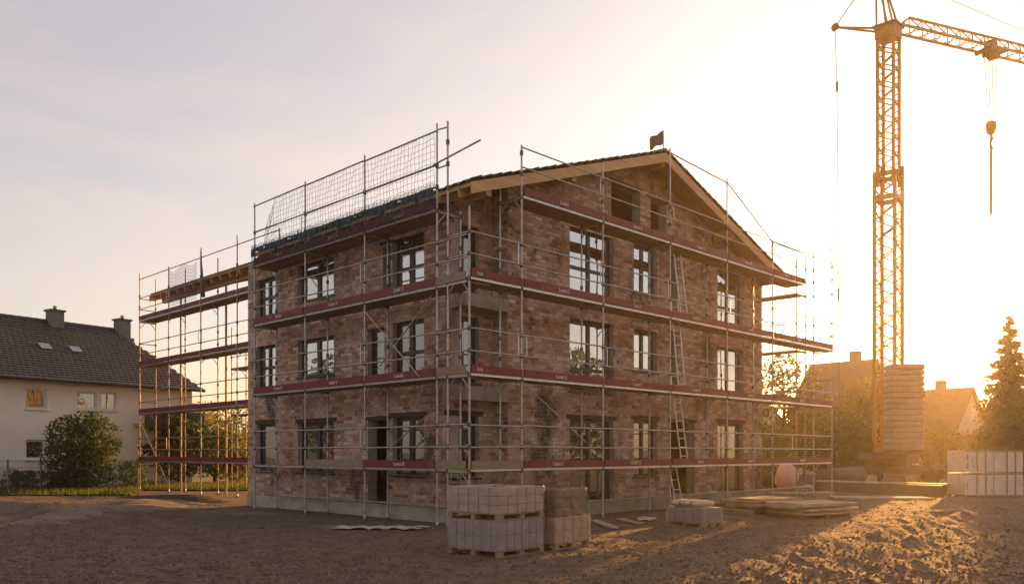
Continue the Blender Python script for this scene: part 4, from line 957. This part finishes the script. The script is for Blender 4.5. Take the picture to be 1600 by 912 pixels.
# ------------------------------------------------------------------ pallets of blocks
def pallet(loc, rz, sx, sy, label):
    t = Thing('pallet', label, 'pallet', loc, rz, local=True, group='wooden pallets under the packs'); h = .12
    for k in range(3):
        y = [.05, sy / 2, sy - .05][k]
        for x in (.06, sx / 2, sx - .06): t.box('pallet_block', (x - .06, y - .05, .02), (x + .06, y + .05, .092), 'pallet_wood')
        t.box('bottom_board', (0, y - .05, 0), (sx, y + .05, .02), 'pallet_wood')
    n = 6
    for k in range(n): x = sx * (k + .5) / n; t.box('deck_board', (x - sx / n * .42, 0, .094), (x + sx / n * .42, sy, h), 'pallet_wood')
    return h
def pack(name, loc, rz, sx, sy, h, nx, ny, nz, m, film, label, cat='block pack', open_top=False):
    t = Thing(name, label, cat, loc, rz, local=True); g = .022
    w, d, e = sx / nx, sy / ny, h / nz
    for i in range(nx):
        for j in range(ny):
            for k in range(nz):
                if 0 < i < nx - 1 and 0 < j < ny - 1 and k < nz - 1: continue
                if open_top and k == nz - 1 and 1 <= i < nx - 1 and 1 <= j < ny - 1 : continue
                o_ = random.uniform(-.003, .003); t.box('block', (i * w + g / 2 + o_, j * d + g / 2, k * e + .002), ((i + 1) * w - g / 2 + o_, (j + 1) * d - g / 2 + o_, (k + 1) * e - .004 + random.uniform(-.003, .0)), m)
    if film:
        b = MB(); n_ = 22; nr = 8; per = []
        for q in range(4 * n_):
            s_, u = divmod(q, n_); u /= n_
            per.append([(u * sx, 0, 0, -1), (sx, u * sy, 1, 0), (sx - u * sx, sy, 0, 1), (0, sy - u * sy, -1, 0)][s_])
        for r_ in range(nr + 1):
            for q, (x, y, nx_, ny_) in enumerate(per):
                wv = .010 + .011 * random.random() + .006 * math.sin(q * .9 + r_ * 1.4); b.v.append((x + nx_ * wv + (-.008 if x == 0 else .008 if x == sx else 0), y + ny_ * wv, h * r_ / nr * 1.01 + (.008 * math.sin(q * .7) if r_ in (0, nr) else 0)))
        M4 = 4 * n_
        for r_ in range(nr):
            for q in range(M4): q2 = (q + 1) % M4; b.f.append((r_ * M4 + q, r_ * M4 + q2, (r_ + 1) * M4 + q2, (r_ + 1) * M4 + q))
        if not open_top: b.f.append(tuple(nr * M4 + q for q in range(M4)))
        t.mb('film', b, film, smooth=True)
    return t
def near_corner(px, py, turn): p = G(px, py); z = gzs(p.x, p.y); return Vector((p.x, p.y, z)), math.atan2(V.y, V.x) - turn
P1, rz1 = near_corner(780, 869, R(41))
h = pallet(P1, rz1, 1.2, 1.22, 'wooden pallet on the dirt under the grey block pack'); pack('block_pack', P1 + Vector((0, 0, h)), rz1, 1.2, 1.22, .50, 6, 6, 2, 'block_grey', 'film', 'film-wrapped pack of grey-violet blocks, bottom of the taller near stack')
q = P1 + Vector((0, 0, h + .505)); pallet(q, rz1, 1.2, 1.22, 'wooden pallet squeezed between the two stacked near block packs'); pack('block_pack', q + Vector((0, 0, h)), rz1, 1.2, 1.22, .44, 5, 5, 3, 'block_pale', 'film_warm', 'film-wrapped pack of pale pinkish blocks, top of the near stack', open_top=True)
P2, rz2 = near_corner(868, 857, R(38))
pallet(P2, rz2, 1.15, 1.0, 'wooden pallet on the dirt under the tan brick pack'); pack('brick_pack', P2 + Vector((0, 0, h)), rz2, 1.15, 1.0, .48, 4, 4, 2, 'block_tan', 'film_warm', 'wrapped pack of tan bricks beside the tall pale block stack')
q = P2 + Vector((0, 0, h + .49)); pack('brick_pack', q, rz2, 1.05, .95, .50, 4, 4, 3, 'block_tan', 'film_dark', 'dark film-wrapped half pack sitting on the tan brick pack')
P3, rz3 = near_corner(1097, 823, R(55))
pallet(P3, rz3, .72, 1.15, 'wooden pallet on the dirt under the grey paving pack'); pack('block_pack', P3 + Vector((0, 0, h)), rz3, .72, 1.15, .34, 3, 4, 3, 'block_grey', 'film', 'low pack of grey blocks carrying cement bags near the ladder')
for k, (ox, oy, s_) in enumerate(((.34, .30, 1.0), (.36, .68, 1.05), (.30, .98, .8))):
    b = MB(); n1, n2 = 10, 8
    for i in range(n1 + 1):
        for j in range(n2):
            a = j / n2 * 2 * math.pi; u = i / n1 * 2 - 1; e = (1 - abs(u) ** 4) ** .35 if abs(u) < 1 else 0
            b.v.append((u * .33, math.cos(a) * .17 * s_ * (.35 + .65 * e), .085 + math.copysign(abs(math.sin(a)) ** .6, math.sin(a)) * .085 * e))
    for i in range(n1):
        for j in range(n2): j2 = (j + 1) % n2; b.f.append((i * n2 + j, i * n2 + j2, (i + 1) * n2 + j2, (i + 1) * n2 + j))
    M_ = Matrix.Translation(P3) @ Matrix.Rotation(rz3, 4, 'Z') @ Matrix.Translation((ox, oy, h + .345)); c = M_ @ Vector((0, 0, 0))
    single('cement_bag', b, 'bag', 'tan cement bag lying on the low grey block pack', 'bag', c, rz3 + .1 * k, 'cement bags on the low pack', True)
# sheet stack beyond
P4, rz4 = near_corner(1252, 811, R(60))
def sheets(org, rz, n, sx, sy, z, label, grp):
    for k in range(n):
        th = random.uniform(.035, .06); dx, dy, da = random.uniform(-.2, .2), random.uniform(-.18, .18), random.uniform(-.09, .09)
        b = MB(); b.box((dx, dy, 0), (sx + dx, sy + dy, th)); single('formwork_sheet', b, 'sheet_wood', label, 'board', org + Vector((0, 0, z)), rz + da, grp); z += th + .003
    return z
M4_ = Matrix.Translation(P4) @ Matrix.Rotation(rz4, 4, 'Z')
for x in (.2, 1.0, 1.8):
    b = MB(); b.box((0, -.05, 0), (.1, 1.35, .10)); o_ = M4_ @ Vector((x, .05, 0)); single('timber_bearer', b, 'pallet_wood', 'timber bearer carrying the lower stack of weathered boards', 'timber', o_, rz4, 'bearers under the boards')
sheets(P4, rz4, 6, 2.0, 1.35, .10, 'weathered formwork board in the lower front board stack', 'boards of the lower stack')
P5 = M4_ @ Vector((.15, 1.55, 0)); sheets(Vector((P5.x, P5.y, P4.z)), rz4 + .05, 9, 1.75, 1.25, .0, 'weathered formwork board in the higher stack nearest the house', 'boards of the higher stack')
for px, py, l_, a in ((960, 826, 2.2, .9), (1000, 819, 1.4, 1.0), (1240, 787, 2.0, .6)):
    p = G(px, py); b = MB(); b.box((0, -.11, 0), (l_, .11, .035)); single('loose_plank', b, 'sheet_wood', {960: 'long pale plank lying in the dirt beside the tan brick pack', 1000: 'short pale plank lying at the foot of the gable wall', 1240: 'plank lying on the dirt behind the board stacks'}[px], 'plank', (p.x, p.y, gzs(p.x, p.y) + .03), a)
# crumpled white sheeting by the wall foot
def crumple(px, py, sx, sy, m, label, rz=0.6):
    p = G(px, py); b = MB(); n1, n2 = 16, 9
    for i in range(n1 + 1):
        for j in range(n2 + 1): b.v.append(((i / n1 - .5) * sx * (1 + .2 * math.sin(j * 1.1)), (j / n2 - .5) * sy * (1 + .25 * math.sin(i * .9)), .03 + .02 * math.sin(i * 1.7) * math.cos(j * 1.3) + random.uniform(0, .025)))
    for i in range(n1):
        for j in range(n2): a = i * (n2 + 1) + j; b.f.append((a, a + 1, a + n2 + 2, a + n2 + 1))
    single('plastic_sheet', b, m, label, 'sheeting', (p.x, p.y, gzs(p.x, p.y)), rz, smooth=True)
crumple(595, 826, 1.9, .55, 'paper', 'crumpled pale sheeting lying by the side wall foot', 2.3); crumple(1010, 812, 1.0, .4, 'paper', 'small crumpled sheet lying under the gable scaffold', .5)
# white wrapped packs far right
w0 = CAM + ray(1507) * 33.2; wr = math.atan2(RT.y, RT.x) + R(6)
def wpack(i, j, label):
    sx, sy, hh = 1.22, 1.1, .86; p = Vector((w0.x, w0.y, 0)) + Vector((math.cos(wr), math.sin(wr), 0)) * (i * 1.26) ; z = gzs(p.x, p.y) * 0 + .06 + j * .9
    t = Thing('wrapped_pack', label, 'pack', (p.x, p.y, z), wr, local=True, group='white wrapped packs')
    b = MB(); b.box((0, 0, 0), (sx, sy, hh)); t.mb('wrapping', b, 'wrap_white')
    for x in (.50, .86): t.box('strap', (x, -.006, -.002), (x + .075, sy + .006, hh + .006), 'strap')
    t.box('edge_board', (.0, -.012, hh - .06), (sx, -.001, hh - .01), 'strap')
    for a, c, za, zb in ((.09, .17, .48, .72), (.09, .17, .14, .36), (.28, .46, .2, .66)) if (i, j) == (0, 1) else ((.1, .14, .2, .5),) if i == 0 else (): t.box('printed_label', (a, -.004, za), (c, -.001, zb), 'print' if a < .2 else 'paper')
for i, j, l_ in ((0, 0, 'white wrapped strapped pack, lower one at the crane end'), (0, 1, 'white wrapped strapped pack, upper one at the crane end'), (1, 0, 'white wrapped strapped pack, lower one of the second column from the crane'), (1, 1, 'white wrapped strapped pack, upper one of the second column from the crane')): wpack(i, j, l_)
pallet(Vector((w0.x, w0.y, -.06)), wr, 1.22, 1.1, 'wooden pallet under the white wrapped packs'); 
# teal steel beam with boards on top
def beam(px0, px1, Z0_, Z1_, m, w, h_, z, name, label, cat):
    a = CAM + ray(px0) * Z0_; b_ = CAM + ray(px1) * Z1_; b = MB(); b.bar(Vector((a.x, a.y, z)), Vector((b_.x, b_.y, z)), w, h_); single(name, b, m, label, cat)
beam(1268, 1475, 38.5, 34.0, 'teal', .5, .42, .2, 'steel_beam', 'long teal steel girder lying before the crane base', 'girder'); beam(1280, 1500, 38.7, 34.1, 'sheet_wood', .62, .05, .44, 'plank', 'pale scaffold plank lying on the teal girder', 'plank')
beam(1205, 1300, 33.8, 34.6, 'sheet_wood', .5, .06, .10, 'plank', 'pale plank lying at the foot of the end scaffold', 'plank'); beam(1300, 1450, 31.5, 31.0, 'concrete', 1.2, .08, .05, 'kerb_slab', 'flat pale concrete strip lying before the teal girder', 'slab')
# spoil pipes and sacks under the end scaffold
def sack(px, Z, r_, hh, m, name, label, cat):
    g = ground_at(px, Z); b = MB(); n1, n2 = 10, 8
    for j in range(n2 + 1):
        u = j / n2
        for k in range(n1): a = k / n1 * 6.283; rr = r_ * (math.sin(math.pi * (.12 + .80 * u)) ** .5) * (1 + .07 * math.sin(a * 3 + j)); b.v.append((math.cos(a) * rr, math.sin(a) * rr, hh * u))
    for j in range(n2):
        for k in range(n1): k2 = (k + 1) % n1; b.f.append((j * n1 + k, j * n1 + k2, (j + 1) * n1 + k2, (j + 1) * n1 + k))
    b.f.append(tuple(n2 * n1 + k for k in range(n1))); single(name, b, m, label, cat, g, 0, smooth=True)
sack(1229, 38, .52, 1.15, 'bag_pink', 'bulk_bag', 'pale pink bulk bag standing behind the end scaffold', 'bag'); sack(1206, 40, .5, .8, 'soil_dark', 'refuse_sack', 'dark refuse sack standing behind the end scaffold', 'sack')
p = CAM + ray(1285) * 41; q = CAM + ray(1345) * 42; b = MB(); b.tube([(p.x, p.y, .55), (q.x, q.y, .6)], .42, 14); single('drain_pipe', b, 'crane_base', 'thick dark drain pipe lying left of the crane chassis', 'pipe', smooth=True)
for px, Z, s_ in ((1262, 37, .3), (1500, 40, .35), (1490, 41.5, .4), (1476, 42.5, .3)):
    g = ground_at(px, Z); b = MB()
    for j in range(6):
        for k in range(8): a = k / 8 * 6.283; rr = s_ * math.sin(math.pi * (j + .5) / 6) * random.uniform(.8, 1.2); b.v.append((math.cos(a) * rr, math.sin(a) * rr, s_ * .75 * (1 - math.cos(math.pi * (j + .5) / 6)) - .1))
    for j in range(5):
        for k in range(8): k2 = (k + 1) % 8; b.f.append((j * 8 + k, j * 8 + k2, (j + 1) * 8 + k2, (j + 1) * 8 + k))
    b.f.append(tuple(40 + k for k in range(8))); single('boulder', b, 'stone', 'rough boulder lying on the dirt round the crane base', 'boulder', g, 0, 'boulders by the crane')

# ------------------------------------------------------------------ houses and trees beyond the crane
def far_house(px0, px1, py_eave, py_ridge, Z, depth_, label, rot=.0, chim=(), width=None):
    a = CAM + ray(px0) * Z; w_ = width or (px1 - px0) / F * Z; rz = math.atan2(RT.y, RT.x) + rot
    t = Thing('village_house', label, 'house', (a.x, a.y, 0), rz, local=True); he = HC + (HY - py_eave) * Z / F; hr = HC + (HY - py_ridge) * (Z + depth_ / 2) / F
    b = MB(); b.box((0, 0, -.3), (w_, depth_, he)); b.prism([(0, 0, he), (0, depth_, he), (0, depth_ / 2, hr - .15)], (w_, 0, 0)); t.mb('wall', b, 'render_far')
    b = MB()
    for s_ in (0, 1):
        y0, y1 = (-.4, depth_ / 2) if s_ == 0 else (depth_ + .4, depth_ / 2); zo = he - .4 * (hr - he) / (depth_ / 2)
        b.prism([(-.3, y0, zo), (-.3, y1, hr), (-.3, y1, hr + .18), (-.3, y0, zo + .18)], (w_ + .6, 0, 0))
    rf = t.mb('roof', b, 'roof_far')
    for c in chim: x = w_ * c; t.box('chimney', (x - .35, depth_ / 2 - .35, hr - .5), (x + .35, depth_ / 2 + .35, hr + .9), 'chimney', rf)
    n_ = max(2, int(w_ / 2.6))
    for fl in range(max(1, int(he / 2.7))):
        for i in range(n_):
            x = w_ * (i + .5) / n_; z = 1.0 + fl * 2.7
            if z + 1.2 < he: wd = t.box('window', (x - .5, -.04, z), (x + .5, .06, z + 1.2), 'frame_white'); t.box('pane', (x - .42, -.055, z + .08), (x + .42, -.041, z + 1.12), 'glass_house', wd)
far_house(1236, 1352, 645, 574, 68, 7.0, 'steep brown-roofed village house left of the crane mast', -.85, (.7,), 5.2)
far_house(1402, 1470, 665, 614, 74, 5.5, 'village house with brown roof right behind the crane ballast', -.9, (.5,), 5.0)
far_house(1476, 1552, 672, 640, 92, 10, 'hazy village house with two chimneys left of the tall conifer', -.1, (.25, .75))
far_house(1548, 1690, 668, 640, 100, 10, 'hazy village house behind the tall conifer', .1, (.4,))
far_house(1160, 1240, 672, 630, 88, 10, 'pale village house seen through the end scaffold', .2, (.6,))
conifer('conifer', 'tall pointed conifer against the sunset, right of the crane', ground_at(1577, 60), 11.6, 3.0, tiers=46, per=17, clump=60, size=.22)
conifer('conifer', 'dense lower conifer at the foot of the tall one', ground_at(1590, 56), 6.2, 2.6, tiers=24, per=17, clump=60, size=.22)
TS = [(1222, 50, 7.6, 2.3, 'leaf_mid'), (1345, 55, 6.4, 2.4, 'leaf_gold'), (1376, 57, 6.9, 1.9, 'leaf_gold'), (1318, 52, 4.3, 2.0, 'leaf_mid'), (1290, 56, 4.0, 1.9, 'leaf_gold'), (1257, 54, 4.2, 2.0, 'leaf_gold'), (1455, 58, 3.9, 1.8, 'leaf_gold'), (1350, 49, 3.0, 1.5, 'leaf_dark'), (1200, 47, 3.2, 1.6, 'leaf_gold'), (1530, 70, 3.4, 2.6, 'leaf_mid'), (1490, 68, 3.0, 2.4, 'leaf_gold')]
for i, (px, Z, h_, r_, m) in enumerate(TS):
    lab = ['tall feathery tree seen through the end scaffold', 'golden backlit tree left of the crane mast', 'golden backlit tree right behind the crane mast', 'green bushy tree between end scaffold and crane', 'low golden tree just past the end scaffold', 'golden shrubby tree behind the end scaffold', 'low golden tree right of the ballast stack', 'dark bush beside the crane base', 'low golden bush by the house end wall', 'hazy green tree left of the tall conifer', 'hazy golden tree behind the site fence'][i]
    tree('tree', lab, ground_at(px, Z), h_, r_, m, 2600, .17, .12, 14)
# hedge-line of trees off to the right and behind the camera, mirrored in the panes
for i in range(9):
    a = R(-42 + i * 11); p = Vector((6, -2, 0)) + Vector((math.cos(a), -abs(math.sin(a)) if i > 3 else math.sin(a), 0)) * 0
for i, (x, y, h_) in enumerate(((48, -34, 11), (41, -42, 9), (56, -44, 12), (33, -52, 11), (-34, 40, 10), (-42, 31, 11), (-30, 54, 10), (24, -50, 9))):
    if (Vector((x, y, 0)) - CAM).dot(V) > 0 and abs((Vector((x, y, 0)) - CAM).dot(RT) / (Vector((x, y, 0)) - CAM).dot(V)) < .66: continue
    tree('boundary_tree', 'tree standing on the plot boundary, mirrored in the window panes', (x, y, 0), h_, 4.2, 'leaf_dark', 1800, .4, .1, 12, group='boundary trees')

# ------------------------------------------------------------------ haze: golden evening air
hz = MB(); hz.box((-640, -640, -1.2), (640, 640, 32)); hm = bpy.data.materials.new('haze'); hm.use_nodes = True; n = hm.node_tree.nodes; n.remove(n['Principled BSDF'])
pv = n.new('ShaderNodeVolumePrincipled'); pv.inputs['Color'].default_value = (1, .89, .72, 1); pv.inputs['Density'].default_value = .0006; pv.inputs['Anisotropy'].default_value = .72
hm.node_tree.links.new(pv.outputs[0], n['Material Output'].inputs['Volume']); MATS['haze'] = hm
structure('haze', hz.mesh('haze', 'haze'), 'stuff', label='thin golden evening haze hanging over the whole site', category='haze')
